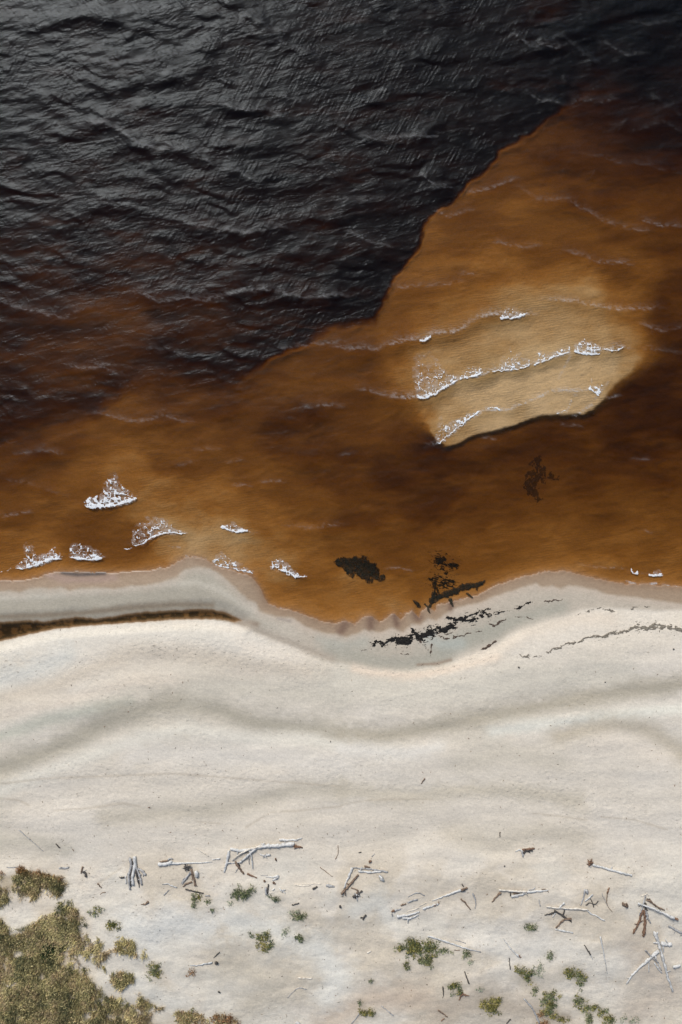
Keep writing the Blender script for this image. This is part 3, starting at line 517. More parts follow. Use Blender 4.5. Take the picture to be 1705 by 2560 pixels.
# ------------------------------------------------------------------ sea surface
# crest lines read off the photograph: (tile, points, height in m, back width px, white of froth and painted glint 0..1)
CRESTS = [
 ('W1', [(20,165),(120,140),(180,120)], .10, 22, .1), ('W1', [(200,60),(290,72),(400,70),(560,60)], .10, 20, .15),
 ('W1', [(440,275),(520,292),(640,285),(760,240),(840,250)], .12, 28, .2), ('W1', [(700,330),(800,345),(900,375)], .12, 22, .1),
 ('W1', [(1000,470),(1070,490),(1130,512),(1220,500),(1310,540)], .14, 26, .3), ('W1', [(380,578),(480,560),(560,605),(640,660),(740,688),(860,680)], .18, 34, .35),
 ('W1', [(900,700),(960,745),(1000,775),(1090,785),(1180,840)], .16, 30, .25), ('W1', [(800,1000),(880,1030),(1000,1045),(1140,1065),(1300,1045)], .18, 36, .3),
 ('W1', [(0,750),(60,720),(130,690)], .1, 24, .1), ('W1', [(0,620),(90,600),(200,560)], .08, 22, .1), ('W1', [(980,60),(1080,85),(1160,70),(1240,130),(1380,150)], .12, 26, .2),
 ('W1', [(1200,190),(1290,190),(1400,235),(1460,260)], .10, 24, .2), ('W1', [(1300,440),(1400,470)], .1, 20, .2), ('W1', [(400,940),(520,920),(640,960),(760,995)], .12, 28, .15),
 ('W2', [(800,150),(870,205),(1020,215)], .14, 30, .3), ('W2', [(100,620),(180,645),(330,628),(430,625)], .14, 26, .35), ('W2', [(860,430),(920,460),(1010,470)], .12, 24, .25),
 ('W2', [(1080,460),(1180,475),(1260,455)], .12, 24, .15), ('W2', [(1210,190),(1300,255),(1400,250)], .12, 24, .2), ('W2', [(1000,160),(1180,290)], .10, 24, .1),
 ('W2', [(1330,100),(1420,115),(1568,85)], .08, 24, .1), ('W2', [(380,800),(440,855),(500,862)], .14, 24, .3), ('W2', [(40,1060),(120,1105),(220,1130)], .16, 28, .3),
 ('W2', [(0,925),(110,925),(200,905)], .12, 24, .15), ('W2', [(580,885),(700,855),(800,825)], .12, 22, .35), ('W2', [(440,970),(500,1000),(600,960)], .10, 20, .3),
 ('W2', [(820,860),(900,920),(1050,910),(1120,970)], .12, 28, .2), ('W2', [(1120,960),(1200,1010),(1300,1050),(1400,1060)], .14, 26, .35), ('W2', [(1380,1010),(1480,1045),(1568,1040)], .14, 24, .4),
 ('W2', [(720,1120),(800,1135),(900,1130)], .10, 24, .3), ('W2', [(1040,1160),(1180,1205),(1320,1215)], .12, 26, .3), ('W2', [(550,1250),(600,1255)], .06, 16, .3),
 ('W2', [(1100,700),(1250,740),(1400,760),(1568,790)], .08, 30, .1), ('W2', [(1350,600),(1480,560),(1568,610)], .08, 26, .1), ('W2', [(1430,430),(1500,500),(1568,530)], .08, 22, .1),
 ('W3', [(0,190),(140,230),(290,272),(400,215)], .14, 34, .3), ('W3', [(640,150),(730,195),(860,170),(950,188),(1080,145),(1200,135),(1300,150),(1400,180),(1568,165)], .20, 40, .35),
 ('W3', [(300,480),(390,505),(470,490),(530,520)], .12, 32, .3), ('W3', [(680,410),(760,415),(860,440)], .10, 26, .15), ('W3', [(60,560),(120,580),(240,560)], .08, 24, .1),
 ('W3', [(1260,412),(1400,395),(1568,380)], .12, 26, .3), ('W3', [(430,710),(520,718),(590,745),(690,738),(760,720),(850,740)], .12, 28, .3), ('W3', [(80,890),(200,880),(280,890)], .10, 26, .25),
 ('W3', [(1400,680),(1480,670),(1568,675)], .10, 24, .3), ('W3', [(900,870),(1010,868)], .06, 18, .2), ('W3', [(820,940),(900,925)], .05, 16, .2), ('W3', [(1080,1035),(1150,1035)], .05, 12, .35),
 ('W3', [(1210,1018),(1300,1015)], .05, 14, .35), ('W3', [(0,1175),(70,1170),(140,1155)], .06, 14, .4), ('W3', [(1330,1225),(1568,1218)], .06, 18, .2), ('W3', [(0,1010),(150,1030),(300,1080)], .05, 22, .1),
 ('W4', [(0,402),(60,412),(150,412),(260,375),(370,365),(420,340),(520,335),(570,310),(640,260),(740,250),(860,248)], .22, 34, .55),
 ('W4', [(240,120),(400,120),(500,110),(540,95)], .12, 28, .25), ('W4', [(560,60),(620,60)], .06, 14, .3), ('W4', [(960,180),(1050,190),(1180,215),(1270,232),(1370,220),(1440,225)], .12, 24, .35),
 ('W4', [(110,595),(220,632),(340,625),(400,628),(470,590),(560,545),(700,510),(860,485),(1000,435),(1110,415),(1190,415),(1290,405)], .22, 30, .5),
 ('W4', [(430,842),(480,825),(560,750),(660,685),(760,690),(850,660),(970,600),(1140,598)], .07, 18, .55), ('W4', [(1000,700),(1040,690),(1070,620)], .04, 12, .6), ('W4', [(1080,710),(1160,665)], .04, 12, .6),
 ('W4', [(1390,290),(1480,330),(1568,310)], .08, 24, .2), ('W4', [(1400,400),(1568,430)], .08, 24, .15), ('W4', [(0,900),(60,890)], .05, 16, .25), ('W4', [(1180,5),(1250,15),(1320,10)], .08, 18, .35),
 ('W4', [(1010,755),(1100,765)], .03, 10, .3), ('W4', [(660,815),(700,822)], .03, 9, .4), ('W4', [(1340,915),(1420,915)], .03, 12, .25), ('W4', [(1230,628),(1275,618)], .03, 8, .4),
 ('B1', [(500,265),(600,290),(720,275),(830,235)], .12, 24, .1), ('B1', [(800,520),(880,510),(980,465),(1150,445)], .10, 22, .1), ('B1', [(90,665),(200,645),(380,600)], .08, 18, .1),
 ('B1', [(425,600),(540,608),(640,592)], .07, 16, .1), ('B1', [(1350,415),(1440,440),(1568,440)], .07, 18, .15), ('B1', [(1300,640),(1400,660),(1540,700)], .05, 12, .1),
 ('B2', [(230,320),(330,350),(420,352)], .06, 14, .1), ('B2', [(320,40),(450,45),(600,30)], .04, 16, .25), ('B2', [(900,300),(980,290),(1050,310)], .03, 10, .25),
 ('B3', [(1230,340),(1440,355)], .05, 12, .1), ('B3', [(920,285),(1060,300),(1200,320)], .03, 10, .25), ('B1', [(1400,20),(1490,5)], .03, 10, .2), ('B1', [(1440,155),(1530,155)], .03, 8, .3),
 ('B3', [(1300,65),(1370,70)], .02, 8, .25)]
axs = axis(-120, 1825, 3.0, 26000); ays = axis(-120, 1700, 3.0, 26000); ays = ays[(ays < 1760)]
SX, SY = np.meshgrid(axs, ays)
off_frame = sstep(900, 140, np.maximum(np.abs(SX-852)-852, np.abs(SY-700)-1100))
sdep, sds, ssouth, _, ssp, sM1, sM2 = (lambda r: (r[1], r[2], r[3], r[4], r[5], r[6], r[7]))(ground_z(np.clip(SX, -900, 2600), np.clip(SY, -900, 3400)))
shoal = sstep(4, 70, sds)*(~ssouth)
WX = SX + 22*fbm(SX/120, SY/120, 3, 101); WY = SY + 16*fbm(SX/110, SY/80, 3, 103)
deepw = sstep(.5*DS, 3.5*DS, sdep)
# background swell: saw-toothed, steep face towards the beach
def saw(ph):                                            # 0..1 ramp up then drop
    f = ph-np.floor(ph); f = np.where(f < .62, f/.62*.5, .5+(f-.62)/.38*.5); return .5-.5*np.cos(2*np.pi*f)
q = (WY + .16*WX)/118.0 + .9*fbm(SX/300, SY/220, 3, 105)
zs = .085*saw(q)*(.3+.9*sstep(-.2, .5, fbm(SX/160, SY/90, 3, 107)))*(.2+.8*deepw)
q2 = (WY*1.0 - .30*WX)/52.0 + 1.1*fbm(SX/120, SY/90, 3, 109)
zs = zs + .045*saw(q2)*(.2+sstep(-.3, .5, fbm(SX/100, SY/60, 3, 111)))*(.10+.90*deepw)
zs = zs + (.024*fbm(WX/46, WY/22, 2, 113) + .003*fbm(WX/15, WY/8, 2, 115))*(.10+.90*deepw)
froth_glint = np.zeros(SX.shape)
for ci, (tl, pts, A, wb, fr) in enumerate(CRESTS):
    pp = T(tl, pts); x0, x1 = pp[0][0], pp[-1][0]; ys = [p[1] for p in pp]
    i0, i1 = np.searchsorted(axs, (x0-70, x1+70)); j0, j1 = np.searchsorted(ays, (min(ys)-170, max(ys)+90))
    xx = SX[j0:j1, i0:i1]; yy = SY[j0:j1, i0:i1]
    if xx.size == 0: continue
    L = x1-x0; e = min(60, max(20, .3*L))
    yc = np.interp(xx, [p[0] for p in pp], ys) + 3.5*fbm(xx/18, yy*0+ci*3.7, 3, 121) + 5*fbm(xx/60, yy/200, 2, 123)
    s = yc-yy
    win = sstep(x0-e*.7, x0+e*.5, xx)*sstep(x1+e*.7, x1-e*.5, xx)*(.55+.6*vnoise(xx/26, yy*0, 125))
    prof = np.where(s > 0, np.exp(-s/wb)*(.7+.3*np.exp(-s/(wb*.4))), np.exp(-(s/27.0)**2)) - .08*np.exp(-((s+42)/30)**2)
    zs[j0:j1, i0:i1] += A*(.30+.34*deepw[j0:j1, i0:i1])*win*prof
    f = fr*win*np.where(s > 0, np.exp(-s/(wb*.22)), np.exp(-(s/2.6)**2))  # white along the crest: froth, and sky glint painted as diffuse colour
    f = f*sstep(-.3, .45, fbm((xx+.4*yy)/7, yy/3.0, 4, 131)+.1)
    froth_glint[j0:j1, i0:i1] = np.maximum(froth_glint[j0:j1, i0:i1], f)
froth_glint = np.clip(froth_glint*(.5+.8*sM2), 0, 1)
zs = zs*(.08+.92*shoal)*off_frame - .03*shoal
zs = np.where(ssouth, 0.0, zs)
zs = np.maximum(zs, -.6*np.maximum(sdep, .03)*(1-np.exp(-sds/18.0)))
def sea_z(px, py):
    i = int(np.clip(np.searchsorted(axs, px), 0, len(axs)-1)); j = int(np.clip(np.searchsorted(ays, py), 0, len(ays)-1))
    return float(zs[j, i])
# thin lines of spent froth on the water's edge
for tl, pts, a in (('B1', [(700,697),(760,702),(870,695),(950,680)], .8), ('B1', [(1140,592),(1200,598),(1260,612)], .7), ('B2', [(150,515),(200,535),(270,545)], .5),
    ('B2', [(700,640),(720,675),(740,685)], .4), ('B2', [(980,578),(1015,572),(1030,590),(1010,650)], .7), ('B2', [(1210,545),(1240,520),(1270,522)], .7), ('B2', [(1350,490),(1430,478)], .7),
    ('B3', [(420,430),(480,415),(560,400),(640,380)], .9), ('B3', [(830,378),(950,385)], .6), ('B3', [(1210,400),(1300,425),(1400,410)], .9), ('B3', [(1330,435),(1440,437)], .9), ('B3', [(1450,425),(1568,438)], .9),
    ('W4', [(970,600),(1050,600)], .5), ('W4', [(1000,545),(1060,430)], .25), ('W4', [(1230,560),(1170,640)], .3), ('B1', [(1040,530),(1100,535)], .3)):
    d, _, _ = pdist(SX, SY, T(tl, pts))
    froth_glint = np.maximum(froth_glint, a*np.exp(-(d/2.4)**2)*sstep(-.4, .4, fbm(SX/8, SY/3, 3, 133)))
# a thin milky film of bubbles behind every whitecap
for tl, crest, th, trail, dens, lab in FOAM:
    if not trail: continue
    tp = T(tl, trail); cp = T(tl, crest); ins = inpoly(SX+4*fbm(SX/14, SY/14, 2, 141), SY+4*fbm(SX/14, SY/14, 2, 143), tp)
    yc = np.interp(SX, [p[0] for p in cp], [p[1] for p in cp]); H = max(12, max(p[1] for p in cp)-min(p[1] for p in tp))
    froth_glint = np.maximum(froth_glint, ins*(.12+.34*dens)*np.clip(1-.8*(yc-SY)/H, 0, 1)*sstep(-.35, .4, fbm(SX/9, SY/7, 3, 145)))
kk = MPP*(CAMH-zs)/CAMH
V = np.stack([((SX-852.5)*kk).ravel(), ((1280-SY)*kk).ravel(), zs.ravel()], 1)
far = (np.abs(SX-852) > 2500) | (np.abs(SY-1280) > 3000)
V[far.ravel(), 0] = ((SX-852.5)*MPP)[far]; V[far.ravel(), 1] = ((1280-SY)*MPP)[far]
F = grid_faces(len(axs), len(ays))
nx, ny = len(axs), len(ays)
# close the body of water: vertical sides and a floor well below the seabed
rim = [i for i in range(nx)] + [j*nx+nx-1 for j in range(1, ny)] + [(ny-1)*nx+i for i in range(nx-2, -1, -1)] + [j*nx for j in range(ny-2, 0, -1)]
nb = len(V); low = V[rim].copy(); low[:, 2] = -12
V = np.concatenate([V, low, [[0, 0, -12]]]); cidx = len(V)-1
fs = []
for k in range(len(rim)):
    k2 = (k+1) % len(rim); fs.append((rim[k], rim[k2], nb+k2, nb+k)); fs.append((nb+k, nb+k2, cidx, cidx))
me_faces = np.concatenate([F, np.array([f for f in fs if f[2] != f[3]], dtype=np.int64)])
me = bpy.data.meshes.new('sea')
tri = [f[:3] for f in fs if f[2] == f[3]]
me.vertices.add(len(V)); me.vertices.foreach_set('co', V.astype(np.float32).ravel())
tot = me_faces.size+len(tri)*3
li = np.concatenate([me_faces.ravel(), np.array(tri).ravel()]).astype(np.int32)
me.loops.add(tot); me.loops.foreach_set('vertex_index', li)
st = np.concatenate([np.arange(0, me_faces.size, 4), me_faces.size+np.arange(0, len(tri)*3, 3)]).astype(np.int32)
me.polygons.add(len(st)); me.polygons.foreach_set('loop_start', st)
sm = np.zeros(len(st), bool); sm[:len(F)] = True; me.polygons.foreach_set('use_smooth', sm)
padn = len(V)-nx*ny
for an, arr in (('froth_glint', froth_glint), ('deep', deepw*off_frame+.0*shoal), ('open', shoal)):
    a = me.attributes.new(an, 'FLOAT', 'POINT'); a.data.foreach_set('value', np.concatenate([arr.ravel(), np.zeros(padn)]).astype(np.float32))
me.update(); me.validate()

w = NT('sea_water'); P = w.pos()
fro_glint = w.attr('froth_glint'); dp = w.attr('deep'); op = w.attr('open')
s1 = w.noise(w.mapping(P, math.radians(-62), (.5, 4.8, 3)), 1.0, 2, .6, .25)
s2 = w.noise(w.mapping(P, math.radians(48), (.55, 4.4, 3)), 1.0, 2, .6, .25)
s3 = w.noise(w.mapping(P, math.radians(-12), (.75, 1.7, 2)), 1.0, 3, .55, .4)
sel = w.rng(w.noise(P, .07, 2), .42, .58, 0, 1)
mx = w.n('ShaderNodeMix', data_type='FLOAT'); w.l(sel, mx.inputs[0]); w.l(s1, mx.inputs[2]); w.l(s2, mx.inputs[3])
fine = w.math('MULTIPLY', mx.outputs[0], w.rng(dp, 0, 1, .32, 1.0))
blo = w.noise(w.mapping(P, math.radians(-14), (.55, 1.5, 1)), 1.0, 3, .6, .3)
fine = w.math('MULTIPLY', fine, w.rng(blo, .38, .66, .15, 1.6))
hh = w.math('ADD', w.math('MULTIPLY', fine, .046), w.math('MULTIPLY', s3, w.math('MULTIPLY', w.rng(dp, 0, 1, .016, .015), op)))
bp = w.n('ShaderNodeBump'); bp.inputs['Distance'].default_value = 1.0; bp.inputs['Strength'].default_value = 1.0
w.l(hh, bp.inputs['Height'])
fz = w.n('ShaderNodeFresnel'); fz.inputs[0].default_value = 1.23; w.l(bp.outputs[0], fz.inputs['Normal'])
gl = w.n('ShaderNodeBsdfGlossy'); gl.inputs['Color'].default_value = (.88, .95, 1.0, 1); gl.inputs['Roughness'].default_value = .37; w.l(bp.outputs[0], gl.inputs['Normal'])
tr = w.n('ShaderNodeBsdfTransparent')
m1 = w.n('ShaderNodeMixShader'); w.l(w.math('MULTIPLY', fz.outputs[0], 1.0), m1.inputs[0]); w.l(tr.outputs[0], m1.inputs[1]); w.l(gl.outputs[0], m1.inputs[2])
df = w.n('ShaderNodeBsdfDiffuse'); df.inputs[0].default_value = (.72, .70, .66, 1)  # diffuse white of the froth and of the painted crest glints
m2 = w.n('ShaderNodeMixShader')
w.l(w.math('MULTIPLY', fro_glint, w.rng(w.noise(P, 7, 3, .7), .3, .62, .25, 1.0), True), m2.inputs[0]); w.l(m1.outputs[0], m2.inputs[1]); w.l(df.outputs[0], m2.inputs[2])
w.l(m2.outputs[0], w.out.inputs['Surface'])
ab = w.n('ShaderNodeVolumeAbsorption'); ab.inputs['Color'].default_value = (.75, .695, .54, 1); ab.inputs['Density'].default_value = 2.0/DS
w.l(ab.outputs[0], w.out.inputs['Volume'])
me.materials.append(w.m)
sea = bpy.data.objects.new('sea', me); col.objects.link(sea)
tag(sea, 'dark tea-brown sea water with low swell rolling in to the beach', None, None, 'structure')

# ------------------------------------------------------------------ lookups on the finished surfaces
def bil(A, axx, ayy, px, py):
    px = np.asarray(px, float); py = np.asarray(py, float)
    i = np.clip(np.searchsorted(axx, px)-1, 0, len(axx)-2); j = np.clip(np.searchsorted(ayy, py)-1, 0, len(ayy)-2)
    u = np.clip((px-axx[i])/(axx[i+1]-axx[i]), 0, 1); v = np.clip((py-ayy[j])/(ayy[j+1]-ayy[j]), 0, 1)
    return (A[j, i]*(1-u)+A[j, i+1]*u)*(1-v)+(A[j+1, i]*(1-u)+A[j+1, i+1]*u)*v
def gh(px, py): return bil(gzv, ax, ay, px, py)
def sh(px, py): return bil(zs, axs, ays, px, py)
def to_world(px, py, z):
    k = MPP*(CAMH-z)/CAMH
    return np.stack([(px-852.5)*k, (1280-py)*k, z], -1)
def mask_mesh(name, mat, val, X, Y, zbase, thick, parent=None, colr=None, floor=-.01):
    """sheet with real thickness where val > 0 (irregular outline), used for foam and weed"""
    ny, nx = X.shape
    keep = (val > 0)
    fk = keep[:-1, :-1] & keep[1:, :-1] & keep[1:, 1:] & keep[:-1, 1:]
    j, i = np.nonzero(fk); a = j*nx+i
    Fc = np.stack([a, a+nx, a+nx+1, a+1], 1)
    used = np.unique(Fc); remap = np.full(nx*ny, -1); remap[used] = np.arange(len(used))
    z = (zbase + thick*np.clip(val, 0, 1) + floor)
    W = to_world(X, Y, z).reshape(-1, 3)[used]
    at = None
    if colr is not None: at = {'tone': ('FLOAT_COLOR', np.concatenate([colr.reshape(-1, 3)[used], np.ones((len(used), 1))], 1))}
    return link_mesh(name, W, remap[Fc], mat, parent, True, at)

# ------------------------------------------------------------------ foam
fm = NT('sea_foam'); P = fm.pos()
b = fm.n('ShaderNodeBsdfPrincipled'); b.inputs['Roughness'].default_value = .7
fm.l(fm.mixc(fm.rng(fm.noise(P, 14, 3, .7), .3, .65, 0, 1), (.74, .77, .76), (.93, .95, .95)), b.inputs['Base Color'])
bb = fm.n('ShaderNodeBump'); bb.inputs['Distance'].default_value = .03; fm.l(fm.noise(P, 18, 3, .7), bb.inputs['Height']); fm.l(bb.outputs[0], b.inputs['Normal'])
ftr = fm.n('ShaderNodeBsdfTransparent'); fmx = fm.n('ShaderNodeMixShader'); fm.l(fm.rng(fm.noise(P, 9, 3, .7), .3, .7, .34, .06), fmx.inputs[0]); fm.l(b.outputs[0], fmx.inputs[1]); fm.l(ftr.outputs[0], fmx.inputs[2]); fm.l(fmx.outputs[0], fm.out.inputs[0])
for n_, (tl, crest, th, trail, dens, lab) in enumerate(FOAM):
    cp = T(tl, crest); tp = T(tl, trail) if trail else cp
    xs = [p[0] for p in cp+tp]; ys = [p[1] for p in cp+tp]
    X, Y = np.meshgrid(np.arange(min(xs)-14, max(xs)+14, .85), np.arange(min(ys)-14, max(ys)+14, .85))
    jx = X+2.6*fbm(X/9, Y/9, 3, 200+n_); jy = Y+3.6*fbm(X/8, Y/8, 4, 230+n_)
    d, _, _ = pdist(jx, jy, cp)
    yc = np.interp(jx, [p[0] for p in cp], [p[1] for p in cp]); s = yc-jy
    L = cp[-1][0]-cp[0][0]; endt = sstep(0, .14*L, jx-cp[0][0]+3)*sstep(0, .14*L, cp[-1][0]-jx+3)
    lump = .15+1.15*vnoise(X/8, Y/30, 260+n_)+.5*vnoise(X/3.5, Y/4, 265+n_)
    body = (th*.65*lump*endt - np.where(s > 0, d*.75, d*1.9))/max(th, 2)
    body = body - .45*sstep(.62, .9, ridge(X/5, Y/4, 2, 270+n_)*0+vnoise(X/3.4, Y/2.6, 275+n_))*sstep(0, th, s)
    val = body
    if trail:
        it = inpoly(jx, jy, tp); dt, _, _ = pdist(jx, jy, tp+[tp[0]]); H = max(cp[0][1], cp[-1][1])-min(p[1] for p in tp)
        inside = np.where(it, np.clip(dt/6, 0, 1), 0)
        up = np.clip(s/max(H, 10), 0, 1)
        rg = ridge(X/8.5, Y/6.5, 3, 290+n_)
        holes = vnoise(X/17, Y/14, 310+n_)
        thr = .745 - .17*dens + (.17+.10*(1-dens))*up**.8 + .10*(holes-.5) + .12*(1-inside)
        lace = np.where(inside > 0, (rg-thr)*6, -1)
        rg2 = vnoise(X/2.6, Y/2.2, 330+n_); sp_ = np.where(inside > 0, (rg2-(.86-.06*dens+.12*up))*6, -1)
        val = np.maximum(val, np.maximum(lace, sp_))
    o = mask_mesh('foam_patch', fm.m, np.minimum(val, .6), X, Y, sh(X, Y)+.02, .03)
    tag(o, lab, 'foam', 'foam patches on the breaking waves')

# ------------------------------------------------------------------ seaweed
def weed_mat(name, c1, c2, rough=.6, see=0):
    m = NT(name); P = m.pos(); b = m.n('ShaderNodeBsdfPrincipled'); b.inputs['Roughness'].default_value = rough
    b.inputs['Specular IOR Level'].default_value = .06
    m.l(m.mixc(m.rng(m.noise(P, 9, 4, .7), .35, .65, 0, 1), c1, c2), b.inputs['Base Color'])
    q = m.n('ShaderNodeBump'); q.inputs['Distance'].default_value = .04; m.l(m.noise(P, 22, 3, .7), q.inputs['Height']); m.l(q.outputs[0], b.inputs['Normal'])
    if see:
        t_ = m.n('ShaderNodeBsdfTransparent'); x_ = m.n('ShaderNodeMixShader'); m.l(m.rng(m.math('MULTIPLY', m.attr('tone', 'Fac'), m.rng(m.noise(P, 4, 3, .7), .3, .6, .55, 1)), 0, 1, 1, 1-see), x_.inputs[0]); m.l(b.outputs[0], x_.inputs[1]); m.l(t_.outputs[0], x_.inputs[2]); m.l(x_.outputs[0], m.out.inputs[0])
    else: m.l(b.outputs[0], m.out.inputs[0])
    return m.m
BLACKW = weed_mat('black_weed', (.010, .010, .010), (.030, .026, .022)); BROWNW = weed_mat('brown_weed', (.060, .040, .030), (.13, .095, .07)); GREYW = weed_mat('dry_weed', (.13, .11, .085), (.26, .23, .18), .9)
DEEPW = weed_mat('sunken_weed', (.010, .012, .009), (.035, .032, .02), see=.95); FAINTW = weed_mat('faint_weed', (.012, .012, .009), (.03, .028, .018), see=.5)
def weed_line(lines, mat, lab, group, wig=4.0, cut=.5, strands=.5, streak=(9, 2.6), up=.05, base=None, seed=0, name='seaweed'):
    wf = 1.35 if mat is BLACKW else 1.25; strands = strands+(.22 if mat is BLACKW else 0)
    allp = [p for tl, pts in lines for p in T(tl, pts)]
    xs = [p[0] for p in allp]; ys = [p[1] for p in allp]
    X, Y = np.meshgrid(np.arange(min(xs)-26, max(xs)+26, .85), np.arange(min(ys)-26, max(ys)+26, .85))
    jx = X+wig*fbm(X/16, Y/16, 4, 400+seed)+1.6*fbm(X/4, Y/4, 2, 405+seed); jy = Y+wig*1.5*fbm(X/13, Y/13, 4, 410+seed)+1.8*fbm(X/4, Y/3.5, 2, 415+seed)
    val = np.full(X.shape, -1.0)
    for tl, pts in lines:
        pp = T(tl, pts); ang = math.atan2(pp[-1][1]-pp[0][1], pp[-1][0]-pp[0][0]); ca, sa = math.cos(ang), math.sin(ang)
        k = TILES[tl][2]/1568.0; pp = [(a, b_, c*k*wf) for (a, b_, c) in pp]
        d, w_, _ = pdist(jx, jy, pp)
        U = (X*ca+Y*sa)/streak[0]; Vv = (-X*sa+Y*ca)/streak[1]
        n1 = ridge(U+.6*fbm(X/9, Y/9, 2, 420+seed), Vv, 2, 430+seed)
        core = (w_*(.55+.9*vnoise(X/10, Y/10, 440+seed)) - d)/np.maximum(w_, 1.5)
        fringe = np.where(d < w_*2.4+3, (n1-(1.0-.30*strands)-.10*np.clip(d/(w_*2.4+3), 0, 1))*5, -1)
        c2 = np.where(core > 0, core+.2-(1-cut)*1.6*np.clip(.72-n1, 0, 1)*2.2, -1)
        val = np.maximum(val, np.maximum(c2, fringe))
    zb = gh(X, Y) if base is None else base(X, Y)
    soft = mat in (DEEPW, FAINTW); val = val+.30 if soft else val
    o = mask_mesh(name, mat, np.minimum(val*1.2, 1), X, Y, zb, up, colr=np.repeat(sstep(0, .75, val)[..., None], 3, -1) if soft else None)
    return tag(o, lab, 'seaweed', group)
G1W = 'seaweed washed up round the bay'
weed_line([('B2', [(828,755,16),(900,752,9),(945,718,7),(960,735,16),(1020,748,20),(1060,700,15),(1130,715,17),(1190,680,17),(1250,668,15),(1320,645,16)]),
  ('B2', [(940,720,4),(975,718,4),(1030,730,4)]), ('B2', [(1140,680,3),(1160,655,3),(1220,650,3)]), ('B2', [(740,800,3),(765,795,3)])], BLACKW,
  'thickest zigzag ridge of wet black weed on the damp sand of the bay', G1W, 6, .55, .55, seed=1, up=.07)
weed_line([('B3', [(45,640,5),(100,650,7),(160,640,7),(200,610,6),(260,590,6),(320,572,6)]), ('B3', [(90,655,6),(150,655,8),(200,655,11),(262,630,11)]), ('B3', [(270,600,4),(310,612,6),(360,610,7),(420,595,5),(450,580,3)])], BLACKW,
  'broken branching line of black weed continuing right of the thick ridge', G1W, 6, .4, .6, seed=2, up=.06)
weed_line([('B3', [(482,577,4),(515,572,6),(540,560,5),(570,540,6),(610,535,3)])], BLACKW, 'small black weed scrap past the right end of the branching line', G1W, 4, .6, .3, seed=13, up=.05)
weed_line([('B3', [(680,520,4),(720,526,5),(790,515,3)])], BROWNW, 'faint farthest weed scrap, below the wet sand right of the black ones', G1W, 4, .4, .3, seed=14, up=.03)
weed_line([('C1', [(690,400,5),(760,412,8),(830,405,10),(880,390,8),(950,375,10),(1020,360,8),(1085,345,5)]), ('C1', [(640,470,12),(635,520,10),(615,575,6)]), ('C1', [(500,420,5),(560,470,5),(610,520,4)]),
  ('C1', [(640,400,8),(700,370,7),(800,370,5),(870,330,4)]), ('C1', [(560,400,6),(640,420,8)])], BROWNW, 'loose brown weed threads dripping below the thick black ridge', G1W, 5, .35, .35, seed=3, up=.03)
weed_line([('C1', [(1145,270,9),(1170,290,8),(1200,295,8),(1240,270,9),(1280,250,8),(1320,235,4)]), ('C1', [(1180,300,4),(1240,320,3)]), ('C1', [(1380,222,4),(1470,230,6),(1540,245,4)])], BROWNW, 'brown hook-shaped weed scrap on the grey sand right of the black ridge', G1W, 3, .45, .3, seed=4, up=.03)
weed_line([('B3', [(268,840,4),(300,825,8),(330,808,8),(362,788,5)])], BROWNW, 'short slanting dark bar of weed at the foot of the peach sand bank', G1W, 1.5, .8, .2, seed=5, up=.05)
weed_line([('C1', [(370,548,6),(430,555,5)]), ('C1', [(0,515,4),(40,520,4)]), ('C1', [(250,500,3),(200,540,3)]), ('C1', [(540,655,3),(640,645,3),(700,640,3)])], BROWNW, 'scattered weed crumbs on the grey sand under the left end of the ridge', None, 3, .2, .3, seed=6, up=.02)['kind'] = 'stuff'
weed_line([('B3', [(515,878,5),(560,882,5),(600,886,5),(650,882,4)]), ('B3', [(690,860,6),(740,840,5),(800,812,7),(860,800,8),(900,790,6),(940,770,9),(1000,752,10),(1080,745,8)]), ('B3', [(1085,742,8),(1150,730,11),(1220,722,12),(1240,700,14),(1300,700,16)]),
  ('B3', [(1300,702,14),(1380,695,17),(1460,690,15),(1530,702,12),(1590,735,12)])], GREYW, 'long dry grey-brown weed line curving over the upper beach at the right', 'dry weed on the upper beach', 5, .35, .75, seed=7, up=.05)
weed_line([('B3', [(900,605,6),(950,590,6),(1060,575,5),(1130,580,5)]), ('B3', [(1240,565,5),(1380,560,4)])], GREYW, 'faint thin weed line between the shore and the long dry weed line', 'dry weed on the upper beach', 5, .0, .3, seed=8, up=.03)
G2W = 'sunken weed in the bay'
def bed(X, Y): return gh(X, Y)
weed_line([('B2', [(610,265,18),(650,280,25),(700,285,42),(760,300,52),(820,325,46),(865,345,22)]), ('B2', [(575,255,6),(620,245,10),(700,245,10),(770,250,10),(830,270,12)])], DEEPW,
  'brushy black clump of sunken weed in the middle of the brown bay', G2W, 5, .55, .45, (2.4, 11), base=bed, seed=9, up=.14)
weed_line([('B2', [(1215,250,40),(1270,280,46),(1320,280,20)]), ('B2', [(1170,360,14),(1240,380,46),(1290,390,26)]), ('B2', [(1190,400,20),(1200,470,18)])], DEEPW,
  'see-through netlike patch of sunken weed above the black weed bar', G2W, 3, .05, .62, (10, 2.0), base=bed, seed=10, up=.05)
weed_line([('B2', [(1180,495,16),(1235,465,17),(1290,450,16),(1340,425,17),(1400,400,16),(1450,398,18),(1492,378,12)]), ('B2', [(1165,530,9),(1185,490,12),(1185,450,10)]), ('B2', [(1285,490,10),(1300,530,5)]),
  ('B2', [(1070,500,10),(1090,520,10),(1100,530,4)]), ('B2', [(1390,455,5),(1420,475,8)]), ('B2', [(1130,515,5),(1160,560,6)])], DEEPW, 'solid black slanting bar of weed in the shallows at the waterline', G2W, 3, .9, .3, base=lambda X, Y: np.maximum(gh(X, Y), -.10)+.01, seed=11, up=.08)
